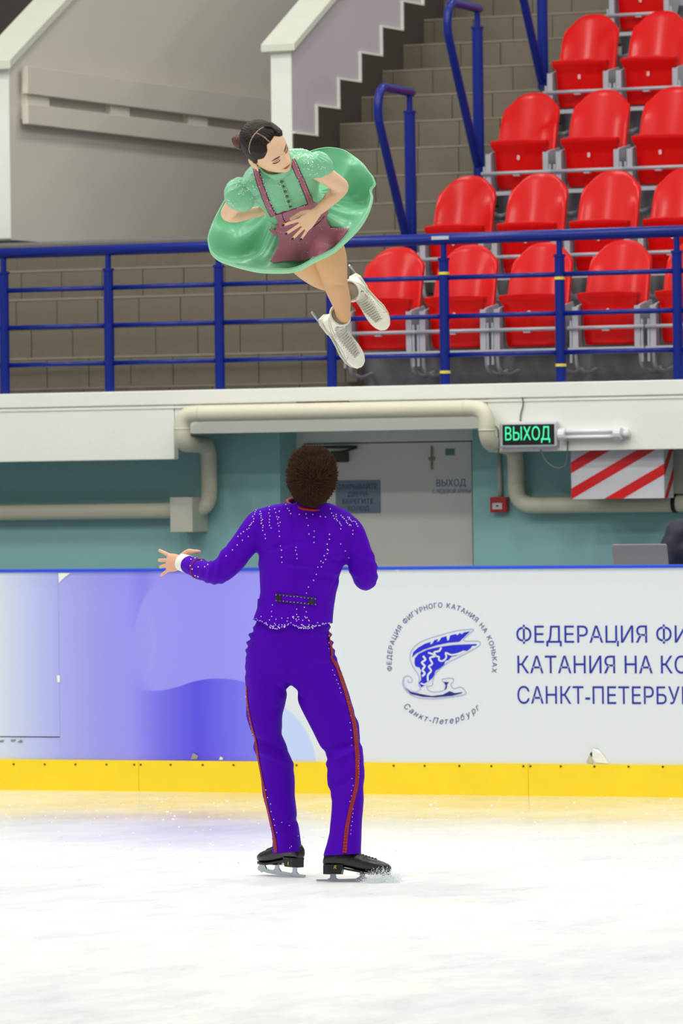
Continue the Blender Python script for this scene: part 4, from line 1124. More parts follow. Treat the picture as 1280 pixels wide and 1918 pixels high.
# ------------------------------------------------------------------ the man
YM = 23.35
def Pm(px, py, dy=0.0): return atY(px, py, YM + dy)
def ring_m(xl, xr, y, dy, hb, n=28, ex=.9, tilt=0.0):
    c = Pm((xl + xr) / 2, y, dy); a = (Pm(xr, y + tilt, dy) - Pm(xl, y - tilt, dy)) / 2; b_ = Vector((0, hb, 0))
    out = []
    for j in range(n):
        t = 2 * pi * j / n; cc, ss = cos(t), sin(t)
        out.append(c + a * math.copysign(abs(cc) ** ex, cc) + b_ * math.copysign(abs(ss) ** ex, ss))
    return out
base_m = Vector((Pm(600, 1650).x, YM + .1, 0))
man = thing('person', 'man in a violet suit with red trouser stripes standing on the ice, seen from behind', 'person', base_m, world=True)
legL = [(466, 545, 1238, .16, .125), (459, 541, 1270, .17, .125), (460, 538, 1300, .18, .115), (462, 531, 1340, .20, .10), (470, 527, 1375, .23, .092), (480, 543, 1412, .27, .088), (488, 550, 1450, .29, .084), (493, 553, 1490, .31, .08), (503, 557, 1530, .33, .078), (510, 562, 1560, .345, .078), (511, 569, 1606, .36, .088)]
legR = [(532, 632, 1238, .14, .125), (537, 645, 1270, .14, .125), (552, 655, 1300, .14, .118), (580, 673, 1360, .15, .105), (596, 678, 1390, .15, .1), (614, 683, 1422, .14, .092), (613, 682, 1470, .12, .086), (621, 681, 1500, .10, .084), (618, 677, 1560, .07, .085), (604, 676, 1612, .05, .095)]
def limb_rings(L_): return [ring_m(*q) for q in L_]
tr = MB()
tr.rings([ring_m(482, 618, 1120, .1, .105), ring_m(480, 618, 1165, .11, .115), ring_m(467, 620, 1190, .125, .13), ring_m(461, 625, 1215, .14, .135), ring_m(459, 637, 1250, .15, .135), ring_m(466, 648, 1278, .155, .11), ring_m(490, 620, 1292, .155, .06)])
tr.rings(limb_rings(legL)); tr.rings(limb_rings(legR))
tr = remeshed(tr, .0055, 5)
def tr_f(p):
    x, y = topx(p); d = .0025 * nz1(p, 6, 1, 1, .6)
    knee = gauss(y - 1400, 70)
    d += .006 * nz1(p + Vector((3, 1, p.x * .8)), 9, .35, .5, 1.6) * (.35 + knee)
    d += .007 * gauss(y - 1195, 20) * sin((y - 1185) * .42) * (1 if x < 475 or x > 612 else .12)
    # creases behind the knees
    for (cx, cy, sl, wd, am) in ((500, 1395, .35, 26, -.010), (515, 1418, .45, 26, .008), (640, 1400, -.25, 26, -.009), (632, 1422, -.5, 24, .008), (545, 1292, .9, 14, -.012), (640, 1335, .2, 30, -.005), (500, 1345, -.9, 22, -.004), (545, 1545, -.8, 25, -.004), (640, 1470, -.5, 20, -.005)):
        u = (y - cy) - sl * (x - cx); d += 1.5 * am * gauss(u, 5) * gauss(x - cx, wd)
    d += -.004 * gauss(x - 541, 4) * gauss(y - 1260, 40)
    return d
displaced(tr, tr_f)
def clampz(mb, fz):
    mb.v = [Vector((p.x, p.y, max(p.z, fz(p)))) for p in mb.v]
def hem_tr(p):
    x, y = topx(p)
    ty = 1594 + (568 - x) * .10 if x < 590 else 1603 - (x - 605) * .06
    return Pm(x, ty, p.y - YM).z
clampz(tr, hem_tr)
build_rel(tr, 'trousers', M_suit2, man, base_m)
T_tr = bvh(tr)
# jacket
jk = MB()
jk.rings([ring_m(530, 616, 942, .04, .062), ring_m(500, 632, 948, .05, .072), ring_m(478, 652, 957, .06, .085), ring_m(472, 668, 972, .06, .098), ring_m(478, 668, 1000, .06, .112), ring_m(482, 660, 1030, .07, .12), ring_m(485, 643, 1065, .08, .12), ring_m(487, 630, 1110, .095, .112), ring_m(481, 626, 1140, .105, .118), ring_m(470, 624, 1170, .11, .125), ring_m(468, 624, 1200, .11, .125)])
s_ = 456.0
def armtube(mb, pts):
    P = [Pm(x, y, d) for x, y, d, r in pts]; R = [r / s_ for *_, r in pts]
    P2 = catmull(P, 4); R2 = [v.x for v in catmull([Vector((r, 0)) for r in R], 4)]
    mb.tube(P2, R2, 18, ends=True); return mb
armL = [(502, 974, .06, 25), (485, 983, .06, 27), (455, 1024, .07, 26), (432, 1052, .09, 25.5), (408, 1072, .13, 23), (385, 1069, .20, 20), (365, 1062, .27, 18), (350, 1056, .33, 16.5)]
armR = [(640, 984, .06, 26), (655, 998, .06, 28), (670, 1035, .07, 27), (680, 1062, .09, 27), (686, 1084, .13, 22), (680, 1080, .19, 20), (668, 1060, .27, 18), (656, 1036, .34, 15.5)]
armtube(jk, armL); armtube(jk, armR)
jk = remeshed(jk, .006, 7)
def jk_f(p):
    x, y = topx(p); d = .002 * nz1(p, 7)
    for (cx, cy, sl, wd, wy, am) in ((560, 1058, .12, 38, 3.5, -.0045), (575, 1068, .10, 34, 4, .004), (590, 1078, .12, 40, 4, -.004), (555, 1030, -.1, 30, 4, .0025), (540, 1020, -.25, 26, 3, -.003), (600, 1035, .55, 34, 4, -.003), (510, 1028, -.5, 26, 4, -.004), (640, 1050, -.2, 20, 5, -.004), (500, 1040, -1.2, 14, 5, .003), (640, 1075, -1.4, 12, 4, -.004)):
        d += 1.5 * am * gauss((y - cy) - sl * (x - cx), wy) * gauss(x - cx, wd)
    if x < 425: d += .0035 * sin(x * .42 + y * .1) * gauss(x - 398, 22) * (1 if y < 1085 else .6)
    if x > 655: d += .003 * sin(y * .33 - x * .2) * gauss(y - 1062, 22)
    d += -.0035 * gauss(x - 553 - (y - 1040) * .05, 1.6) * (1 if y < 1160 else 0)     # back seam
    return d
displaced(jk, jk_f)
HEM = [(466, 1158), (473, 1160), (490, 1167), (505, 1176), (520, 1181), (532, 1177), (545, 1171), (558, 1177), (572, 1180), (590, 1176), (620, 1168), (628, 1166)]
def hem_y(x):
    for (a, ya), (b2, yb) in zip(HEM[:-1], HEM[1:]):
        if a <= x <= b2: return ya + (yb - ya) * (x - a) / (b2 - a)
    return HEM[0][1] if x < HEM[0][0] else HEM[-1][1]
def hem_j(p):
    x, y = topx(p)
    if x < 450 or x > 645: return -9
    return Pm(x, hem_y(x), p.y - YM).z
clampz(jk, hem_j)
build_rel(jk, 'jacket', M_suit, man, base_m)
T_jk = bvh(jk)
# collar
rs = []
for t in range(5):
    z = t / 4; n = 32
    rs.append(ring_m(539 - 1 + z * 1.5, 616 - z * 1, 955 - 15 * z, .045, .066 - .002 * z, n, 1.0, tilt=4))
for r_ in rs:
    for p in r_: p.z += .30 * (p.y - (YM + .045)) - .008
col_ = MB().rings(rs, cap=False); c_ = build_rel(col_, 'collar', M_suit, man, base_m); solid(c_, .004)
pr_ = [Vector((p.x, p.y, p.z + .30 * (p.y - (YM + .045)) - .008)) for p in ring_m(538, 616, 941, .045, .068, 33, 1.0, tilt=5)]; pipi = MB().tube(pr_ + [pr_[0]], .0075, 8)
build_rel(pipi, 'collar_piping', M_trim, c_, base_m)
# body: continuous skin mesh under the clothes
HM = frame(Pm(583, 900, -.01), (-1.0, -.10, .03), (-.10, .80, .58))
bd_m = MB()
bd_m.rings([ring_m(553, 602, 925, .03, .055), ring_m(556, 600, 945, .045, .055), ring_m(535, 620, 958, .06, .06), ring_m(490, 655, 975, .07, .07), ring_m(496, 648, 1010, .075, .085), ring_m(497, 632, 1060, .085, .09), ring_m(500, 616, 1120, .1, .085), ring_m(490, 610, 1180, .12, .10), ring_m(485, 622, 1240, .15, .10), ring_m(500, 610, 1280, .155, .07)])
def shrink(L_, k): return [((a + b_) / 2 - (b_ - a) / 2 * k, (a + b_) / 2 + (b_ - a) / 2 * k, y, d, h * k) for a, b_, y, d, h in L_]
bd_m.rings(limb_rings(shrink(legL[:-1], .6))); bd_m.rings(limb_rings(shrink(legR[:-1], .6)))
armtube(bd_m, [(x, y, d, r * .68) for x, y, d, r in armL] + [(341, 1053.5, .355, 13)]); armtube(bd_m, [(x, y, d, r * .68) for x, y, d, r in armR] + [(650, 1020, .37, 12)])
bd_m = remeshed(bd_m, .008, 4)
bd_m.merge(head_mb().xf(HM))
hl, tipsl = hand_mb(Pm(343, 1054, .35), (-.72, .69, .0), (.12, .10, 1), (-.69, -.72, .05), curls=(.02, .08, .10, .04), spread=(.30, .05, -.06, -.36), thumb=((-.75, .62, -.2), (-1, .0, -.1)), sc=.98)
hl = remeshed(hl, .0026, 4)
hr_, tipsr = hand_mb(Pm(649, 1018, .375), Pm(632, 972, .40) - Pm(649, 1018, .375), (-1, .1, 0), (.1, -1, .2), curls=(.1, .12, .15, .15), sc=.95)
hr_ = remeshed(hr_, .003, 4)
bd_m.merge(hl); bd_m.merge(hr_)
build_rel(bd_m, 'body', M_skin_m, man, base_m)
# shirt cuffs
cf = MB(); a = Pm(354, 1057.5, .318); b_ = Pm(340, 1053.0, .352); cf.tube([a, (a + b_) / 2, b_], [.0385, .0375, .036], 24)
build_rel(cf, 'shirt_cuff', mat('white_shirt_cloth', (238, 238, 228), .7), man, base_m)
# thin red cuff braid
c0 = Pm(374, 1065, .24); ax = (Pm(385, 1069, .20) - Pm(365, 1062, .27)).normalized(); e1 = ax.cross(Vector((0, 0, 1))).normalized(); e2 = ax.cross(e1)
br = []
for j in range(41):
    t = 2 * pi * j / 40; o = e1 * cos(t) + e2 * sin(t); h = T_jk.ray_cast(c0 + o * .12, -o)
    if h[0]: br.append(h[0] + h[1] * .001)
build_rel(MB().tube(br, .0032, 6), 'cuff_braid', M_trim, man, base_m)
# trouser stripes
def stripe(tree, pts, w, name='side_stripe', m=M_trim, par=man, base=base_m, off=.002):
    o = build_rel(strip(tree, pts, w, off, 8), name, m, par, base, recalc=False); solid(o, .0015, 0); return o
stripe(T_tr, [(617, 1186), (619, 1205), (622, 1225), (621, 1233), (632, 1250), (639, 1270), (648, 1300), (658, 1335), (664, 1360), (667, 1390), (669, 1420), (669, 1450), (667, 1475), (661, 1500), (654, 1530), (649, 1560), (645.5, 1602)], [3, 4, 4, 4, 7, 7, 6, 7, 7.5, 8, 7.5, 7.5, 7, 7, 7, 7.5, 8])
stripe(T_tr, [(462.5, 1285), (463.5, 1310), (467, 1335), (472, 1360), (476.5, 1380), (480.5, 1395), (484.5, 1420), (491, 1455), (496, 1480), (500, 1510), (508, 1545), (515, 1575), (517.5, 1597)], [2, 2.5, 2.5, 3, 5.5, 4, 3, 3, 3.5, 6, 6.5, 6, 5])
# back tab with buttons
tabm = mat('dark_navy_tab', (24, 8, 74), .6)
tb_ = build_rel(patch(T_jk, [(516, 1111), (592, 1119), (592, 1134), (516, 1127)], .003), 'back_tab', tabm, man, base_m, recalc=False); solid(tb_, .003, 0)
tb2 = build_rel(patch(T_jk, [(519, 1114), (589, 1121.5), (589, 1131), (519, 1124)], .0055), 'tab_panel', M_suit, tb_, base_m, recalc=False)
for x, y in ((523.5, 1120), (581.5, 1126.5)):
    h = hit(T_jk, x, y, .006)
    o = MB().tube([h[0], h[0] + h[1] * .005], .0115, 16).build('button', M_black, tb_, base_m)
# rhinestones
random.seed(11)
def fit(tree, ptsl): return [p for p in ptsl]
st1 = []
for x0, y0, x1, y1, n in ((480, 955, 470, 985, 8), (488, 953, 492, 985, 8), (503, 950, 508, 990, 8), (515, 947, 524, 985, 7), (488, 965, 497, 1008, 7), (522, 958, 525, 1005, 5), (470, 985, 448, 1005, 6), (465, 1003, 425, 1040, 5), (617, 955, 630, 975, 5), (628, 963, 640, 990, 7), (640, 965, 655, 985, 9), (650, 968, 672, 985, 10), (655, 975, 662, 1000, 4), (575, 955, 578, 1000, 4), (587, 995, 588, 1015, 3), (617, 1000, 610, 1045, 6), (613, 1030, 600, 1065, 4), (603, 1050, 575, 1110, 6), (555, 1024, 555, 1045, 4), (527, 1022, 528, 1052, 4), (558, 1140, 550, 1160, 3), (570, 1130, 573, 1155, 4), (510, 1135, 507, 1160, 3), (640, 1020, 655, 1045, 3), (535, 945, 545, 962, 4), (560, 962, 612, 968, 5)):
    for k in range(n):
        t = (k + random.uniform(-.2, .2)) / max(1, n - 1); st1.append((x0 + (x1 - x0) * t + random.uniform(-2, 2), y0 + (y1 - y0) * t + random.uniform(-1.5, 1.5)))
st1 += along([(x, y - 3) for x, y in HEM[1:-1]], 3.4, 1.4)
for cx, cy in ((520, 1176), (572, 1176)):
    st1 += [(cx + random.uniform(-14, 14), cy + random.uniform(-6, 1)) for _ in range(16)]
st1 += [(cx + random.uniform(-60, 60), 1163 + random.uniform(-9, 5)) for cx in (545,) for _ in range(22)]
st1 += [(378, 1050), (366, 1046), (358, 1048), (357, 1060), (361, 1066), (372, 1062), (384, 1062), (390, 1058), (366, 1078), (372, 1080)]
tag(build_rel(gems(T_jk, st1, .0031), 'rhinestones', M_gem, man, base_m, smooth=False), kind='stuff')
st2 = along([(519, 1114), (590, 1121.5), (590, 1131.5), (519, 1124.5), (519, 1114)], 6)
tag(build_rel(gems(T_jk, st2, .0022, .008), 'rhinestones', M_gem, tb_, base_m, smooth=False), kind='stuff')
st3 = along([(623, 1256), (642, 1306)], 8, 1) + along([(655, 1340), (661, 1410)], 12, 1.5) + along([(672, 1415), (671, 1460)], 5, 1) + along([(661, 1460), (660, 1490), (650, 1515)], 9, 2) + along([(662, 1515), (655, 1570)], 7, 1.2) + along([(461, 1305), (468, 1345), (478, 1390)], 7, .7) + along([(500, 1480), (520, 1560), (521, 1580)], 12, 1.5) + [(528, 1540), (542, 1546), (543, 1588), (546, 1585), (558, 1566), (616, 1190), (616, 1204), (616, 1215)]
tag(build_rel(gems(T_tr, st3, .0024), 'rhinestones', M_gem, man, base_m, smooth=False), kind='stuff')
# hair: cap and short tufts
M_hair_m = mat('dark_brown_hair', (34, 20, 9), .7, var=.5, scale=60, spec=.08, bump=.5, bscale=120)
M_hair_m2 = mat('brown_hair_tufts', (54, 33, 14), .7, var=.55, scale=18, spec=.12)
hc = MB(); rs = []; NA = 56
for k in range(41):
    z = .150 - .262 * (.5 - .5 * cos(pi * k / 40)); w, f, b_ = interp(HEADTAB, max(-.1, min(.118, z * .80 + .0)))
    t = max(0, (z + .06) / .21)
    add = .008 + .014 * max(0, min(1, (z + .10) / .11)); kq = max(0, min(1, (.0 - z) / .11)); w *= 1 - .30 * kq; b_ *= 1 - .12 * kq
    if k == 0: w = f = b_ = 0; add = .002
    ring = []
    for j in range(NA):
        a = 2 * pi * j / NA; sy = sin(a); r = (w + add)
        yy = (min(f, .060 + .03 * max(0, z / .1)) + add * .5) if sy > 0 else (b_ + add)
        ring.append(Vector((r * cos(a), yy * sy, z)))
    rs.append(ring)
hc.rings(rs)
hc.v = [v * (1 + .02 * noise.noise(v * 40)) for v in hc.v]
hairM = HM @ Matrix.Translation((0, -.004, .0)); hc.xf(hairM)
# drop cap vertices that would cover the neck below the hairline
hair = build_rel(hc, 'hair', M_hair_m, man, base_m)
T_hc = bvh(hc)
tuft = MB(); random.seed(5); C0 = HM @ Vector((0, -.01, .01)); up_ = (HM.to_3x3() @ Vector((0, 0, 1)))
crown = HM @ Vector((.012, -.095, .075))
for i in range(5200):
    d = Vector((random.gauss(0, 1), random.gauss(0, 1), random.gauss(0, 1))).normalized()
    h = T_hc.ray_cast(C0 + d * .4, -d)
    if not h[0]: continue
    L0 = HM.inverted() @ h[0]
    if L0.y > .06 and L0.z < .03: continue
    n = h[1] if h[1].dot(d) > 0 else -h[1]
    away = (h[0] - crown); away = (away - n * away.dot(n)); away = away.normalized() if away.length > 1e-4 else Vector((1, 0, 0))
    swirl = n.cross(away)
    t = (away * 1.3 + swirl * .35 + n * random.uniform(.3, .95) + Vector((random.gauss(0, .2), random.gauss(0, .2), random.gauss(0, .2)))).normalized()
    L = random.uniform(.016, .036); p = h[0] - n * .003; w = random.uniform(.0012, .0022); sd = t.cross(n).normalized() * w; nn = n * w * .7
    q = p + t * L * .5 + n * .001; e = p + t * L - n * L * .12
    tuft.add([p + sd, p - sd, p + nn, q + sd * .8, q - sd * .8, q + nn * .8, e], [(0, 1, 4, 3), (1, 2, 5, 4), (2, 0, 3, 5), (3, 4, 6), (4, 5, 6), (5, 3, 6)])
tag(tuft.build('hair_tufts', M_hair_m2, hair, base_m, recalc=False), kind='stuff')
# man's skates
def skate_matrix(heel, toe_dir, up):
    x = Vector(toe_dir).normalized(); z = Vector(up); z = (z - x * z.dot(x)).normalized(); y = z.cross(x)
    M = Matrix((x, y, z)).transposed().to_4x4(); M.translation = Vector(heel); return M
def floor_pt(px, py, h=0.0):
    d = ray(px, py); return CAMLOC + d * ((h - EYE) / d.z)
hL = floor_pt(563, 1644); 
mL = skate_matrix(hL + Vector((.0, .0, .001)), (-.60, .74, .03), (0.02, -.04, 1))
mR = skate_matrix(floor_pt(602, 1652) + Vector((.012, 0, .002)), (.985, -.13, -.0), (-.06, .10, 1))
mL = mL @ Matrix.Diagonal((.96, .96, .96, 1)); mR = mR @ Matrix.Diagonal((.98, .98, .98, 1))
for M, lab in ((mL, 'left'), (mR, 'right')):
    b_, bo, so, bl = add_skate(man, base_m, M, M_bboot, M_bsole, False, .016 if lab == 'left' else .030)
    tr_b = bvh(bo, so)
    tm, w = text_mb('R', .016, bold=.03, depth=.001, shear=.2)
    p0 = (541, 1618) if lab == 'left' else (628, 1625)
    h = hit(tr_b, p0[0], p0[1], .0015)
    if h:
        n = h[1]; xx = Vector((0, 0, 1)).cross(n).normalized(); yy = n.cross(xx)
        tm.v = [h[0] + xx * (p.x - w / 2) + yy * (p.y - .006) + n * p.z for p in tm.v]; tm.build('gold_mark', mat('gold_foil', (226, 178, 60), .4, metal=.3), b_, base_m)

# ------------------------------------------------------------------ the woman
YG = 23.45
def Pg(px, py, dy=0.0): return atY(px, py, YG + dy)
sg_ = F / YG
base_g = Pg(560, 420, 0)
girl = thing('person', 'woman in green dress and mauve apron, airborne above the man in a throw', 'person', base_g, world=True)
D = Vector((.19, .87, -.45)).normalized(); S = Vector((.942, -.03, .331)); S = (S - D * S.dot(D)).normalized(); FR = D.cross(S).normalized()
if FR.y > 0: FR = -FR
neck = Pg(517, 305, -.41); waist = Pg(550, 383, -.08)
AX = (waist - neck); D = AX.normalized(); S = (S - D * S.dot(D)).normalized(); FR = D.cross(S).normalized(); FR = FR if FR.y < 0 else -FR
LA = AX.length
def tring(t, w, f, b_, off=(0, 0), n=32, ex=.92):
    """ring across the trunk; t = metres below the neck base along the trunk"""
    c = neck + D * t + S * off[0] + FR * off[1]; out = []
    for j in range(n):
        a = 2 * pi * j / n; cc, ss = cos(a), sin(a)
        out.append(c + S * w * math.copysign(abs(cc) ** ex, cc) + FR * (f if ss > 0 else b_) * math.copysign(abs(ss) ** ex, ss))
    return out
pelv = neck + D * (LA + .14)
legG = dict(front=[(588, 420, .06, 35), (603, 452, .14, 36), (616, 480, .20, 34), (623, 505, .27, 28.5), (628, 528, .33, 24), (634, 548, .39, 21.5), (640, 568, .44, 18), (642, 582, .47, 15), (644, 594, .51, 14.5)],
            back=[(545, 440, .08, 34), (556, 465, .15, 34), (570, 488, .22, 31), (585, 505, .30, 27), (600, 518, .36, 23), (614, 526, .41, 20), (630, 533, .46, 17), (650, 543, .52, 15)])
def gtube(mb, pts, n=20, k=1.0):
    P = [Pg(x, y, d) for x, y, d, r in pts]; R = [r / sg_ * k for *_, r in pts]
    P2 = catmull(P, 4); R2 = [v.x for v in catmull([Vector((r, 0)) for r in R], 4)]
    mb.tube(P2, R2, n, ends=True); return mb
armGR = [(592, 318, -.395, 17), (612, 330, -.36, 17), (628, 341, -.30, 16), (639, 350, -.245, 15), (632, 360, -.25, 14.5), (618, 374, -.275, 13), (604, 388, -.30, 10.5), (592, 398, -.318, 9)]
armGL = [(462, 352, -.385, 18), (446, 372, -.34, 17), (432, 392, -.275, 15), (428, 401, -.24, 14), (442, 404, -.215, 13), (465, 400, -.19, 11.5), (490, 395, -.16, 10), (515, 388, -.12, 9)]
bg = MB()
bg.rings([tring(-.06, .05, .05, .05), tring(-.02, .055, .052, .055), tring(.02, .09, .06, .06), tring(.06, .15, .075, .07), tring(.14, .14, .085, .075), tring(.24, .12, .08, .07), tring(LA, .105, .075, .07), tring(LA + .08, .145, .085, .09), tring(LA + .16, .155, .09, .10), tring(LA + .22, .10, .07, .08)])
gtube(bg, legG['front'], k=.93); gtube(bg, legG['back'], k=.93); gtube(bg, armGR); gtube(bg, armGL)
bg.tube([Pg(588, 520, .0 + .30), Pg(590, 521, .30)], .01, 8)
bg = remeshed(bg, .007, 5)
def skin_f(p):
    x, y = topx(p); d = 0
    d += -.004 * gauss((y - 534) - .15 * (x - 630), 3) * gauss(x - 633, 16) + .004 * gauss(y - 522, 7) * gauss(x - 622, 10)
    return d
displaced(bg, skin_f)
HD = frame(Pg(504, 283, -.50), (.62, .25, .74), (.73, -.53, -.43))
# left axis: image right/up and away; forward: right, toward the camera, down
HDi = HD.inverted()
eye_mid = HD @ Vector((0, .085, 0)); ex_, ey_ = topx(eye_mid)
HD.translation = HD.translation + (Pg(529, 292, -.5) - Pg(ex_, ey_, -.5))
hd = head_mb().xf(HD)
bg.merge(hd)
bg.merge(remeshed(MB().tube([HD @ Vector((0, -.02, -.06)), HD @ Vector((0, -.035, -.11)), neck + D * .01, neck + D * .05], [.052, .05, .053, .06], 20), .006, 4))
hg, tips = hand_mb(Pg(592, 399, -.322), Pg(572, 418, -.335) - Pg(592, 399, -.322), (-.75, -.2, .45), (.1, -.9, .1), curls=(.05, .07, .08, .10), spread=(.42, .14, -.08, -.28), thumb=((.6, .5, -.35), (.9, .2, -.4)), sc=.82)
hg = remeshed(hg, .0026, 3); bg.merge(hg)
hg2, _ = hand_mb(Pg(513, 389, -.12), Pg(540, 380, -.1) - Pg(513, 389, -.12), (0, 0, 1), (0, 1, 0), curls=(.2, .2, .2, .2), sc=.9)
bg.merge(remeshed(hg2, .004, 2))
body_g = build_rel(bg, 'body', M_skin_w, girl, base_g)
# nails
for tp, dd, bb in tips:
    q = tp + bb * .0045 + dd * .003
    MB().blob(q, dd * .007, dd.cross(bb).normalized() * .0048, bb * .0028, 10, 6).build('fingernail', mat('dark_nail_polish', (34, 12, 24), .25), body_g, base_g, smooth=True)
M_tights = mat('tan_tights', (216, 168, 118), .5, var=.03, scale=14, spec=.3)
for nm in ('front', 'back'):
    tg = MB(); gtube(tg, legG[nm], 24); tg = remeshed(tg, .006, 3); displaced(tg, skin_f if nm == 'front' else (lambda p: 0))
    build_rel(tg, 'tights_leg', M_tights, girl, base_g)
# face features laid on the head
T_hd = bvh(hd)
def hlocal(pts, w, off=.0008, k=5):
    """strip on the face; pts in own x, z; cast along own -y"""
    q = catmull([Vector(p) for p in pts], k); wq = [v.x for v in catmull([Vector((a, 0)) for a in w], k)]
    L_, R_ = strip2(q, wq); out = MB(); rows = []
    R = HD.to_3x3()
    for a, b_ in zip(L_, R_):
        row = []
        for t in (0, .5, 1):
            x = a[0] + (b_[0] - a[0]) * t; z = a[1] + (b_[1] - a[1]) * t
            h = T_hd.ray_cast(HD @ Vector((x, .3, z)), R @ Vector((0, -1, 0)))
            row.append((h[0] + (h[1] if h[1].dot(R @ Vector((0, 1, 0))) > 0 else -h[1]) * off) if h[0] else None)
        rows.append(row)
    for r0, r1 in zip(rows[:-1], rows[1:]):
        for i in (0, 1):
            qd = [r0[i], r0[i + 1], r1[i + 1], r1[i]]
            if all(x is not None for x in qd): out.add(qd, [(0, 1, 2, 3)])
    return out
M_brow = mat('brow_hair', (74, 44, 26), .7); M_lash = mat('dark_lashes', (30, 18, 14), .6); M_lip = mat('rose_lips', (186, 96, 88), .4, var=.05); M_shadow = mat('eye_makeup', (196, 140, 112), .6); M_mouth = mat('lip_line', (130, 56, 52), .5)
for s in (-1, 1):
    for nm, m, pts, w, off in (('eyebrow', M_brow, [(s * .014, .0165), (s * .026, .021), (s * .038, .0215), (s * .048, .016)], [.0065, .0068, .0055, .002], .0012),
                               ('eyelid', M_shadow, [(s * .018, .002), (s * .030, .0055), (s * .043, .003)], [.005, .010, .004], .0006),
                               ('eyelashes', M_lash, [(s * .016, -.0035), (s * .024, -.0065), (s * .032, -.0075), (s * .040, -.006), (s * .047, -.001)], [.002, .0036, .005, .0052, .003], .0016)):
        o = build_rel(hlocal(pts, w, off), nm, m, body_g, base_g, recalc=False)
    build_rel(hlocal([(s * .007, -.0475), (s * .011, -.0475)], [.003, .003], .0006), 'nostril', M_mouth, body_g, base_g, recalc=False)
build_rel(hlocal([(-.024, -.0675), (-.012, -.0640), (0, -.0645), (.012, -.0640), (.024, -.0675)], [.001, .006, .0065, .006, .001], .0008), 'upper_lip', M_lip, body_g, base_g, recalc=False)
build_rel(hlocal([(-.022, -.0690), (-.010, -.0735), (0, -.0745), (.010, -.0735), (.022, -.0690)], [.001, .0075, .009, .0075, .001], .0008), 'lower_lip', M_lip, body_g, base_g, recalc=False)
build_rel(hlocal([(-.024, -.0680), (0, -.0685), (.024, -.0680)], [.001, .0018, .001], .0014), 'lip_line', M_mouth, body_g, base_g, recalc=False)
for s in (-1, 1):
    MB().gem(HD @ Vector((s * .085, .0, -.049)), .0045).build('earring', M_gem, body_g, base_g)
# hair: cap hugging the scalp, plaits, bun
M_hair_g = mat('very_dark_brown_hair', (30, 19, 13), .42, var=.35, scale=60, spec=.25, bump=.35, bscale=150)
hcap = head_mb(hair=1.0)
nf = []
def hairmask(v):
    if v.z < -.11: return -1
    y = v.y
    zl = .078 if y > .0 else .078 + y * 0      # hairline height on the forehead
    ax_ = abs(v.x)
    line_ = .090 - max(0, ax_ - .024) * 1.25
    if y > .02: return v.z - (line_ + (y - .02) * 0.05)
    if y > -.022: return v.z - (.014 - (0.02 - y) * 1.5)
    return v.z - (-.075)
keep = [hairmask(v) for v in hcap.v]
newv = []
for v, k in zip(hcap.v, keep):
    n = Vector((v.x, v.y * .8, max(0, v.z) * .7)).normalized(); t = max(-.3, min(1, k / .012))
    groove = .0012 * sin(math.atan2(v.x, v.y + .03) * 46 + v.z * 60)
    newv.append(v + n * (.009 * t + groove * max(0, t)) if k > -.006 else v * .97)
hcap.v = newv; hcap.f = [f for f in hcap.f if all(keep[i] > -.008 for i in f)]
hcap.xf(HD); hairg = build_rel(hcap, 'hair', M_hair_g, girl, base_g)
T_hg = bvh(hcap)
part_m = mat('parting_skin', (150, 124, 108), .6)
for pts, w in (([(494, 238), (486, 243), (479.4, 249), (473, 258), (469, 267), (467, 279), (469.5, 288)], [1.5, 2.2, 2.4, 2.2, 2, 1.8, 1]), ([(479.4, 249), (487, 252), (495, 257), (503, 264), (511, 270.5)], [1.8, 1.8, 2, 2.2, 3])):
    build_rel(strip(T_hg, pts, w, .0012), 'parting', part_m, hairg, base_g, recalc=False)
bun = MB(); bc = Pg(447, 263, -.44); n1 = 30
for ring_i in range(5):
    r = (.026, .022, .016, .010, .004)[ring_i]; zz = (.0, .010, .018, .022, .024)[ring_i]
b1 = Vector((-.75, .2, .3)).normalized(); b2 = b1.cross(Vector((0, 0, 1))).normalized(); b3 = b1.cross(b2)
coil = [bc + b1 * (-.016 + .038 * t / 90) + (b2 * cos(t * .28) * .9 + b3 * sin(t * .28) * 1.15) * (.021 * max(0, 1 - (t / 90) ** 2.2) + .002) for t in range(91)]
bun.tube(coil, [.0095] * 91, 9, ends=True); bun.blob(bc, b1 * .022, b2 * .021, b3 * .027)
build_rel(bun, 'hair_bun', mat('brown_bun_hair', (88, 52, 30), .45, var=.5, scale=60), hairg, base_g)
pla = MB()
q = catmull([Vector(p) for p in ((498, 238), (506, 239), (513, 243), (519, 250))], 8)
pl3 = []
for i, p in enumerate(q):
    h = hit(T_hg, p.x, p.y, .002)
    if h: pl3.append(h[0])
for ph in (0, 2.1, 4.2):
    if len(pl3) > 5: pla.tube([p + Vector((sin(i * 1.1 + ph) * .003, 0, cos(i * 1.1 + ph) * .003)) for i, p in enumerate(pl3)], .0032, 6)
if pla.v: build_rel(pla, 'plait', M_hair_g, hairg, base_g)
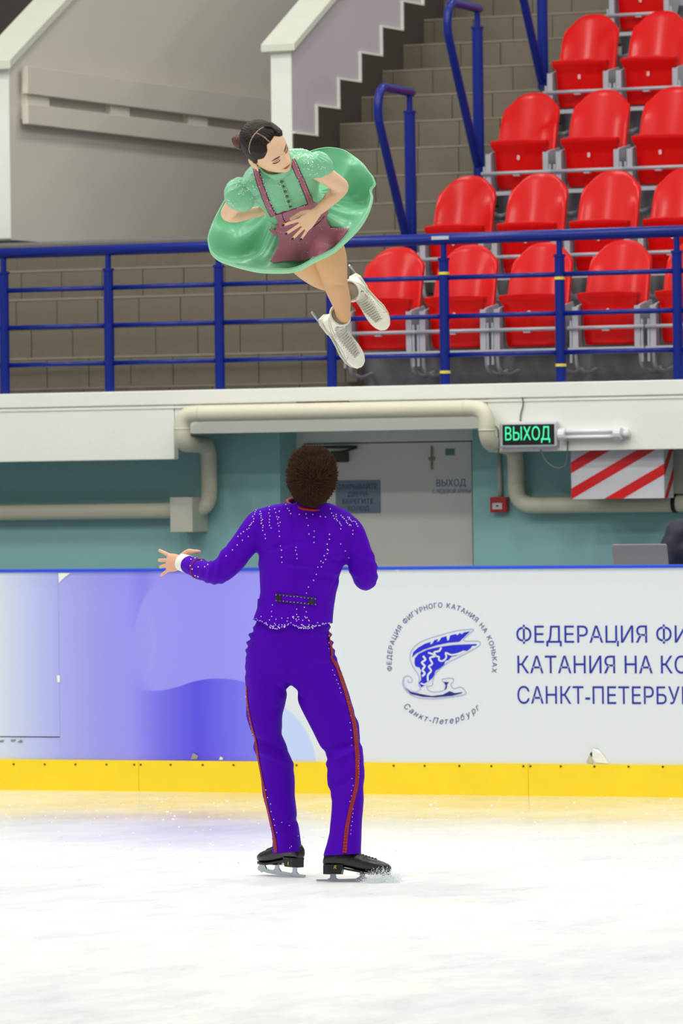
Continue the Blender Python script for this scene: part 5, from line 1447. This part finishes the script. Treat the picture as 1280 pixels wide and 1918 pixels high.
# dress
M_green = mat('mint_satin', (120, 194, 150), .32, var=.04, scale=5, sheen=.2, spec=.5)
M_green2 = mat('pale_mint_lining', (158, 222, 176), .45, var=.03)
M_mauve = mat('mauve_cloth', (172, 106, 122), .6, var=.06, scale=8)
bod = MB()
bod.rings([tring(-.010, .062, .060, .060), tring(.012, .085, .066, .066), tring(.035, .125, .074, .072), tring(.06, .158, .084, .078), tring(.10, .160, .098, .084), tring(.15, .155, .110, .086), tring(.21, .143, .108, .082), tring(.28, .126, .098, .078), tring(LA - .01, .118, .092, .078), tring(LA + .03, .124, .095, .082)])
armtube_g = MB(); 
gtube(bod, [(555, 312, -.40, 20), (575, 310, -.40, 21), (598, 318, -.39, 19)]); gtube(bod, [(500, 335, -.40, 20), (480, 343, -.39, 23), (458, 358, -.37, 20)])
bod = remeshed(bod, .006, 6)
def bod_f(p):
    x, y = topx(p); L0 = p - neck; t = L0.dot(D); s_2 = L0.dot(S); d = .0015 * nz1(p, 12)
    d += .0022 * sin(s_2 * 150 + 2 * sin(t * 20)) * gauss(t - .27, .05)
    d += -.004 * gauss((y - 372) - .9 * (x - 590), 4) * gauss(x - 590, 10)
    return d
displaced(bod, bod_f)
bodo = build_rel(bod, 'bodice', M_green, girl, base_g)
# standing collar
HN = HD @ Vector((0, -.03, -.10))
rs = []
for t in range(5):
    z = t / 4; c = neck + D * (.012 - .040 * z) + FR * .006; n = 32
    rs.append([c + (S * cos(2 * pi * j / n) * 1.05 + FR * sin(2 * pi * j / n)) * (.066 - .006 * z) for j in range(n)])
oc = build_rel(MB().rings(rs, cap=False), 'collar', M_green, girl, base_g); solid(oc, .004)
# puff sleeves
def puff(c, axis, R, hgt, name_):
    axis = Vector(axis).normalized(); a = axis.cross(Vector((0, 0, 1))).normalized(); b_ = axis.cross(a); rs = []; n = 96
    for k in range(25):
        t = k / 24; z = -hgt + 2 * hgt * t; env = sin(pi * (.10 + .80 * t)) ** .6
        g = abs(2 * t - 1)
        rr = R * env * (1.0 if 2 > t else 1)
        ring = []
        for j in range(n):
            an = 2 * pi * j / n
            pl_ = 1 + (.055 * g ** 1.5 + .012) * sin(an * 15 + 1.3 * sin(an * 3 + t * 3)) + .03 * sin(an * 4 + t * 4)
            ring.append(Vector(c) + axis * z + (a * cos(an) + b_ * sin(an)) * rr * pl_)
        rs.append(ring)
    return MB().rings(rs)
sl1 = puff(Pg(451, 364, -.365), Pg(434, 385, -.30) - Pg(468, 345, -.39), .070, .060, '')
sl2 = puff(Pg(599, 310, -.385), Pg(616, 334, -.34) - Pg(590, 300, -.405), .053, .056, '')
for sl in (sl1, sl2): build_rel(sl, 'puff_sleeve', M_green, girl, base_g)
# skirt
OUT = [(423, 367), (410, 390), (401, 412), (393, 434), (390, 449), (395, 469), (408, 482), (426, 491), (454, 500), (491, 505), (527, 503), (567, 494), (598, 482), (629, 463), (654, 443), (676.5, 418), (690, 393), (695, 367), (693, 352), (701, 342), (698, 331), (690, 321), (680, 308), (662, 292), (645, 281), (623, 276), (604, 276), (586, 280), (562, 291), (530, 306), (495, 324), (458, 340), (436, 353)]
hemc = Pg(546, 388, -.05); Nn = D
def hem_point(px, py):
    d = ray(px, py); return CAMLOC + d * ((hemc - CAMLOC).dot(Nn) / d.dot(Nn))
oc_ = catmull([Vector(p) for p in OUT], 10, True); NS = len(oc_)
Hs = [hem_point(p.x, p.y) for p in oc_]
wc = neck + D * (LA + .005) + FR * .002
def angof(p): r = p - wc; return math.atan2(r.dot(FR), r.dot(S))
sk_ = []; NR = 26
rnd = [(random.Random(3).random() * 6.28) for _ in range(12)]; rr_ = random.Random(8); phs = [rr_.random() * 6.28 for _ in range(10)]
rings_ = []
for r in range(NR + 1):
    t = r / NR; ring = []
    for i, H in enumerate(Hs):
        a = angof(H); W = wc + (S * cos(a) * .121 + FR * sin(a) * (.094 if sin(a) > 0 else .08))
        p = W.lerp(H, t ** .92)
        dish = .075 * sin(pi * min(1, t * 1.02)) ** .9
        f = 0
        for n_, am, ph in ((4, .034, phs[0]), (7, .036, phs[1]), (11, .022, phs[2]), (17, .006, phs[3])):
            fall = (t ** .7 if n_ < 12 else (t ** .5) * (1 - .75 * t))
            f += am * sin(a * n_ + ph + 1.2 * sin(t * 3 + ph)) * fall * (1 - .75 * max(0, t - .8) / .2)
        # deep gathers near the waist
        f += .007 * sin(a * 34 + 3 * sin(a * 5)) * (1 - t) ** 1.5 * min(1, t * 8)
        p = p + D * (dish + f * (1 if t < .999 else .8)); ring.append(p)
    rings_.append(ring)
# outer hem falls exactly on the outline; small flutter only in depth
skm = MB().rings(rings_, cap=False)
sko = build_rel(skm, 'skirt', M_green, girl, base_g); solid(sko, .0015)
# rolled pale hem
rim = MB(); rs = []
for k in range(9):
    ph = k / 8; ring = []
    for i, p in enumerate(rings_[-1]):
        c = wc.lerp(hemc, .9); o = (p - c); o = (o - D * o.dot(D)).normalized(); vis = .3 + .7 * max(0, -o.z) + .25 * gauss((i - 17 * 10) / 30, 1)
        w = .013 * vis
        ring.append(p - o * .004 + o * w * sin(ph * pi * .5) + D * (.010 * vis * (1 - cos(ph * pi * .5)) + .012 * vis * ph))
    rs.append(ring)
rim.rings(rs, cap=False); ro = build_rel(rim, 'skirt_lining_edge', M_green2, sko, base_g); solid(ro, .0015)
T_all = bvh(bod, skm, oc and MB().rings([[v for v in r] for r in rs], cap=False))
T_bod = bvh(bod)
T_front = bvh(bod, skm)
# apron: lower panel on the skirt, waistband, bib, straps
apl = [(515, 421), (521, 440), (524, 452), (517, 470), (505, 490), (516, 492), (535, 489), (560, 491), (586, 483), (612, 470), (636, 452), (655, 428), (640, 427), (619, 427), (612, 412), (609, 396), (590, 402), (560, 414)]
def garment(tree, poly, name, off, step=4.0, m=None, par=girl, th=.002):
    pm = patch(tree, poly, off, step); o = build_rel(pm, name, m or M_mauve, par, base_g, recalc=False); solid(o, th, 0); return o, pm
ap, apm = garment(T_front, apl, 'apron', .012)
bi, bim = garment(T_front, [(515, 402), (530, 396), (550, 391), (566, 385), (583, 379), (590, 378), (607, 385), (613, 396), (600, 408), (575, 419), (550, 426), (524, 430), (521, 418)], 'apron_bib', .0075, 3.5)
wb, wbm = garment(T_front, [(503, 427), (512, 430), (526, 431), (550, 425), (580, 414), (600, 404), (615, 391), (616, 400), (604, 414), (582, 425), (553, 436), (530, 442), (514, 441), (506, 433)], 'waistband', .0085, 3.5)
T_ap = bvh(apm, bim, wbm)
M_edge = mat('dark_strap_edge', (66, 28, 40), .6)
for pts in ([(480, 316), (484, 333), (490, 352), (497, 370), (505, 388), (513, 403)], [(548, 300), (556, 318), (564, 336), (571, 353), (577, 368), (581, 381)]):
    o = build_rel(strip(T_bod, pts, 11.5, .0035, 8), 'strap_edge', M_edge, girl, base_g, recalc=False); solid(o, .001, 0)
    o = build_rel(strip(T_bod, pts, 8.8, .0048, 8), 'strap', M_mauve, girl, base_g, recalc=False); solid(o, .0015, 0)
# button placket
o = build_rel(strip(T_bod, [(522, 326), (529, 345), (536, 364), (544, 388)], 10, .003, 8), 'placket', M_green, girl, base_g, recalc=False); solid(o, .0015, 0)
M_btn = mat('olive_button', (66, 98, 58), .35)
for i in range(7):
    t = i / 6; x, y = 525 + 18.5 * t, 330 + 55 * t; h = hit(T_bod, x, y, .0045)
    if h: MB().tube([h[0], h[0] + h[1] * .003], .0062, 12).build('button', M_btn, o, base_g)
# apron pocket edges and stitching
for tr_, pts, w in ((T_ap, [(529, 400), (532, 411), (538, 417), (547, 420)], 1.4), (T_ap, [(587, 424), (598, 416), (608, 404)], 1.4), (T_ap, [(516, 402), (550, 391), (583, 379)], 1.3)):
    build_rel(strip(tr_, pts, w, .003), 'apron_seam', M_edge, girl, base_g, recalc=False)
# crystals
random.seed(21)
cr = []
for (x0, y0), (x1, y1), n, j in (((545, 282), (580, 284), 12, 3), ((552, 290), (590, 296), 16, 4), ((560, 300), (600, 312), 16, 5), ((570, 312), (594, 330), 8, 4), ((596, 285), (612, 320), 8, 5), ((455, 335), (480, 318), 14, 4), ((440, 352), (478, 335), 20, 5), ((450, 362), (486, 345), 22, 5), ((428, 372), (440, 385), 6, 3), ((492, 330), (510, 395), 8, 3), ((505, 338), (520, 390), 6, 4), ((556, 330), (572, 370), 9, 4), ((470, 372), (490, 372), 8, 4), ((495, 400), (515, 425), 8, 3), ((520, 345), (527, 350), 3, 1)):
    cr += [(x0 + (x1 - x0) * k / n + random.uniform(-j, j), y0 + (y1 - y0) * k / n + random.uniform(-j, j)) for k in range(n)]
T_sl = bvh(bod, sl1, sl2)
for pts in ([(486, 322), (500, 360), (517, 400)], [(552, 300), (566, 332), (580, 372)]):
    cr += along(pts, 5, .8)
cr += along([(526, 330), (533, 345), (548, 386)], 4, .5) + along([(519, 330), (527, 350), (540, 388)], 4, .5)
tag(build_rel(gems(T_sl, cr, .0023, .005), 'rhinestones', M_gem, girl, base_g, smooth=False), kind='stuff')
ca_ = along([(505, 428), (530, 435), (552, 430)], 4, .5) + along([(531, 403), (536, 413), (546, 419)], 3, .6) + along([(588, 422), (606, 405)], 4, .6) + along([(548, 391), (566, 386), (572, 384)], 3, .8) + along([(543, 447), (545, 462)], 4, 1) + along([(557, 447), (563, 462)], 4, 1) + along([(597, 421), (606, 433)], 3, 1.2) + along([(610, 458), (622, 463)], 4, 1) + along([(622, 427), (648, 432)], 5, 1.5) + [(507, 487), (588, 442), (582, 432), (578, 473), (640, 440), (652, 430), (575, 455)]
tag(build_rel(gems(T_ap, ca_, .0023, .003), 'rhinestones', M_gem, ap, base_g, smooth=False), kind='stuff')
# the woman's skates
Mf = skate_matrix((0, 0, 0), (.155, .08, -.200), (.25, -.93, .20))
def place_skate(M, lx, lz, target, sc=.97):
    R = M.to_3x3().to_4x4() @ Matrix.Diagonal((sc, sc, sc, 1)); o = R @ Vector((lx, 0, lz)); R.translation = Vector(target) - o; return R
Mf = place_skate(Mf, .0, .115, Pg(612, 594, .62))
Mb = skate_matrix((0, 0, 0), (.125, .08, -.195), (-.30, -.94, .05)); Mb = place_skate(Mb, .0, .115, Pg(660, 524, .60))
for M in (Mf, Mb): add_skate(girl, base_g, M, M_wboot, M_wsole, True)

# ------------------------------------------------------------------ ice spray and flakes
M_snow = mat('ice_spray', (240, 244, 246), .7, var=.02)
random.seed(2); sp = MB(); c = floor_pt(700, 1652)
for i in range(4200):
    t = random.random() ** 1.3; x = -.03 + .13 * random.random() + .03 * random.gauss(0, .5); hgt = abs(random.gauss(0, .022)) * (1.2 - abs(x - .04) * 5)
    p = Vector((c.x + x, c.y + random.gauss(-.05, .03), max(.001, hgt)))
    sp.gem(p, random.uniform(.0006, .0019))
o = sp.build('ice_spray', M_snow, loc=(0, 0, 0)); tag(o, 'burst of fine white ice spray at the toe of the right black skate', 'ice spray', kind='stuff')
fl = MB(); random.seed(9)
for i in range(420):
    px, py = random.uniform(-40, 1320), random.choice((random.uniform(1495, 1600), random.uniform(1495, 1660))); q = floor_pt(px, py); r = random.uniform(.002, .007)
    fl.add([q + Vector((random.uniform(-1, 1) * r * 1.5, random.uniform(-1, 1) * r, 0)) for _ in range(3)] + [q + Vector((0, 0, r * .6))], [(0, 1, 3), (1, 2, 3), (2, 0, 3)])
tag(fl.build('ice_chips', M_snow, loc=(0, 0, 0)), 'tiny white ice chips scattered over the rink near the barrier', 'ice chips', kind='stuff')

# ------------------------------------------------------------------ seated official, cut by the right edge
base_o = R3(-10.93, 29.05, .34)
off_ = thing('person', 'person in a dark navy jacket seated behind the barrier at the right edge', 'person', base_o, world=True)
M_navy = mat('dark_navy_jacket', (18, 26, 48), .6, var=.2, scale=8, sheen=.1)
def ol(x, y, z): return base_o + Vector((x, y, z))
bo = MB()
bo.tube([ol(0, 0, .50), ol(0, -.02, .7), ol(0, -.05, .88), ol(0, -.07, .98), ol(0, -.08, 1.04), ol(0, -.09, 1.15)], [.13, .115, .12, .09, .05, .045], 18, flat=((1, 0, 0), 1.3))
for s in (-1, 1):
    bo.tube([ol(s * .16, -.06, .98), ol(s * .22, -.08, .82), ol(s * .24, -.16, .70)], [.045, .04, .036], 12, ends=True)
    bo.tube([ol(s * .24, -.16, .70), ol(s * .19, -.30, .78), ol(s * .14, -.36, .80)], [.036, .03, .025], 12, ends=True)
    bo.tube([ol(s * .09, 0, .50), ol(s * .12, -.25, .50), ol(s * .12, -.40, .50)], [.08, .07, .055], 12, ends=True)
    bo.tube([ol(s * .12, -.40, .50), ol(s * .12, -.36, .28), ol(s * .12, -.36, .06)], [.055, .05, .035], 12, ends=True)
bo = remeshed(bo, .012, 4)
bo.merge(head_mb().xf(frame(ol(0, -.11, 1.26), (1, 0, 0), (0, -1, -.25))))
build_rel(bo, 'body', M_skin_m, off_, base_o)
jo = MB()
jo.tube([ol(0, 0, .46), ol(0, .0, .6), ol(0, -.02, .78), ol(0, -.05, .95), ol(0, -.07, 1.05), ol(0, -.08, 1.10)], [.16, .155, .155, .15, .11, .065], 20, flat=((1, 0, 0), 1.3))
for s in (-1, 1):
    jo.tube([ol(s * .15, -.06, 1.02), ol(s * .23, -.08, .86), ol(s * .25, -.15, .70)], [.085, .075, .062], 14, ends=True)
    jo.tube([ol(s * .25, -.15, .70), ol(s * .20, -.27, .77)], [.06, .045], 14, ends=True)
jo = remeshed(jo, .012, 5); displaced(jo, lambda p: .012 * nz1(p, 9) + .006 * nz1(p, 22))
build_rel(jo, 'jacket', M_navy, off_, base_o)
to = MB()
for s in (-1, 1):
    to.tube([ol(s * .09, .02, .52), ol(s * .12, -.25, .50), ol(s * .12, -.40, .50)], [.10, .09, .07], 14, ends=True)
    to.tube([ol(s * .12, -.42, .49), ol(s * .12, -.38, .28), ol(s * .12, -.38, .08)], [.07, .065, .055], 14, ends=True)
build_rel(remeshed(to, .012, 4), 'trousers', M_black, off_, base_o)
for s in (-1, 1): MB().tube([ol(s * .12, -.34, .045), ol(s * .12, -.55, .035)], [.044, .034], 12, ends=True).build('shoe', M_black, off_, base_o, smooth=True)
hh = MB(); HO_ = frame(ol(0, -.10, 1.27), (1, 0, 0), (0, -1, -.25)); hm = head_mb(hair=1.0); kk = [v.z > .055 or (v.y < .01 and v.z > -.05) for v in hm.v]; hm.v = [v * 1.09 for v in hm.v]; hm.f = [f for f in hm.f if all(kk[i] for i in f)]
build_rel(hm.xf(HO_), 'hair', M_hair_m, off_, base_o)
ch = thing('office_chair', 'dark chair carrying the person at the right edge behind the barrier', 'chair', base_o, world=True)
MB().box(tuple(ol(-.22, -.25, .38)), tuple(ol(.22, .2, .42))).build('seat', M_black, ch, base_o, bevel=.01)
MB().box(tuple(ol(-.2, .20, .45)), tuple(ol(.2, .23, .8))).build('backrest', M_black, ch, base_o, bevel=.01)
for a in (-.2, .2):
    for b_ in (-.22, .18): MB().tube([ol(a, b_, 0), ol(a, b_, .38)], .014, 8).build('leg', M_steel, ch, base_o)
for a in (-.15, .15): MB().box(tuple(ol(a - .012, .195, .38)), tuple(ol(a + .012, .205, .7))).build('back_stay', M_steel, ch, base_o)
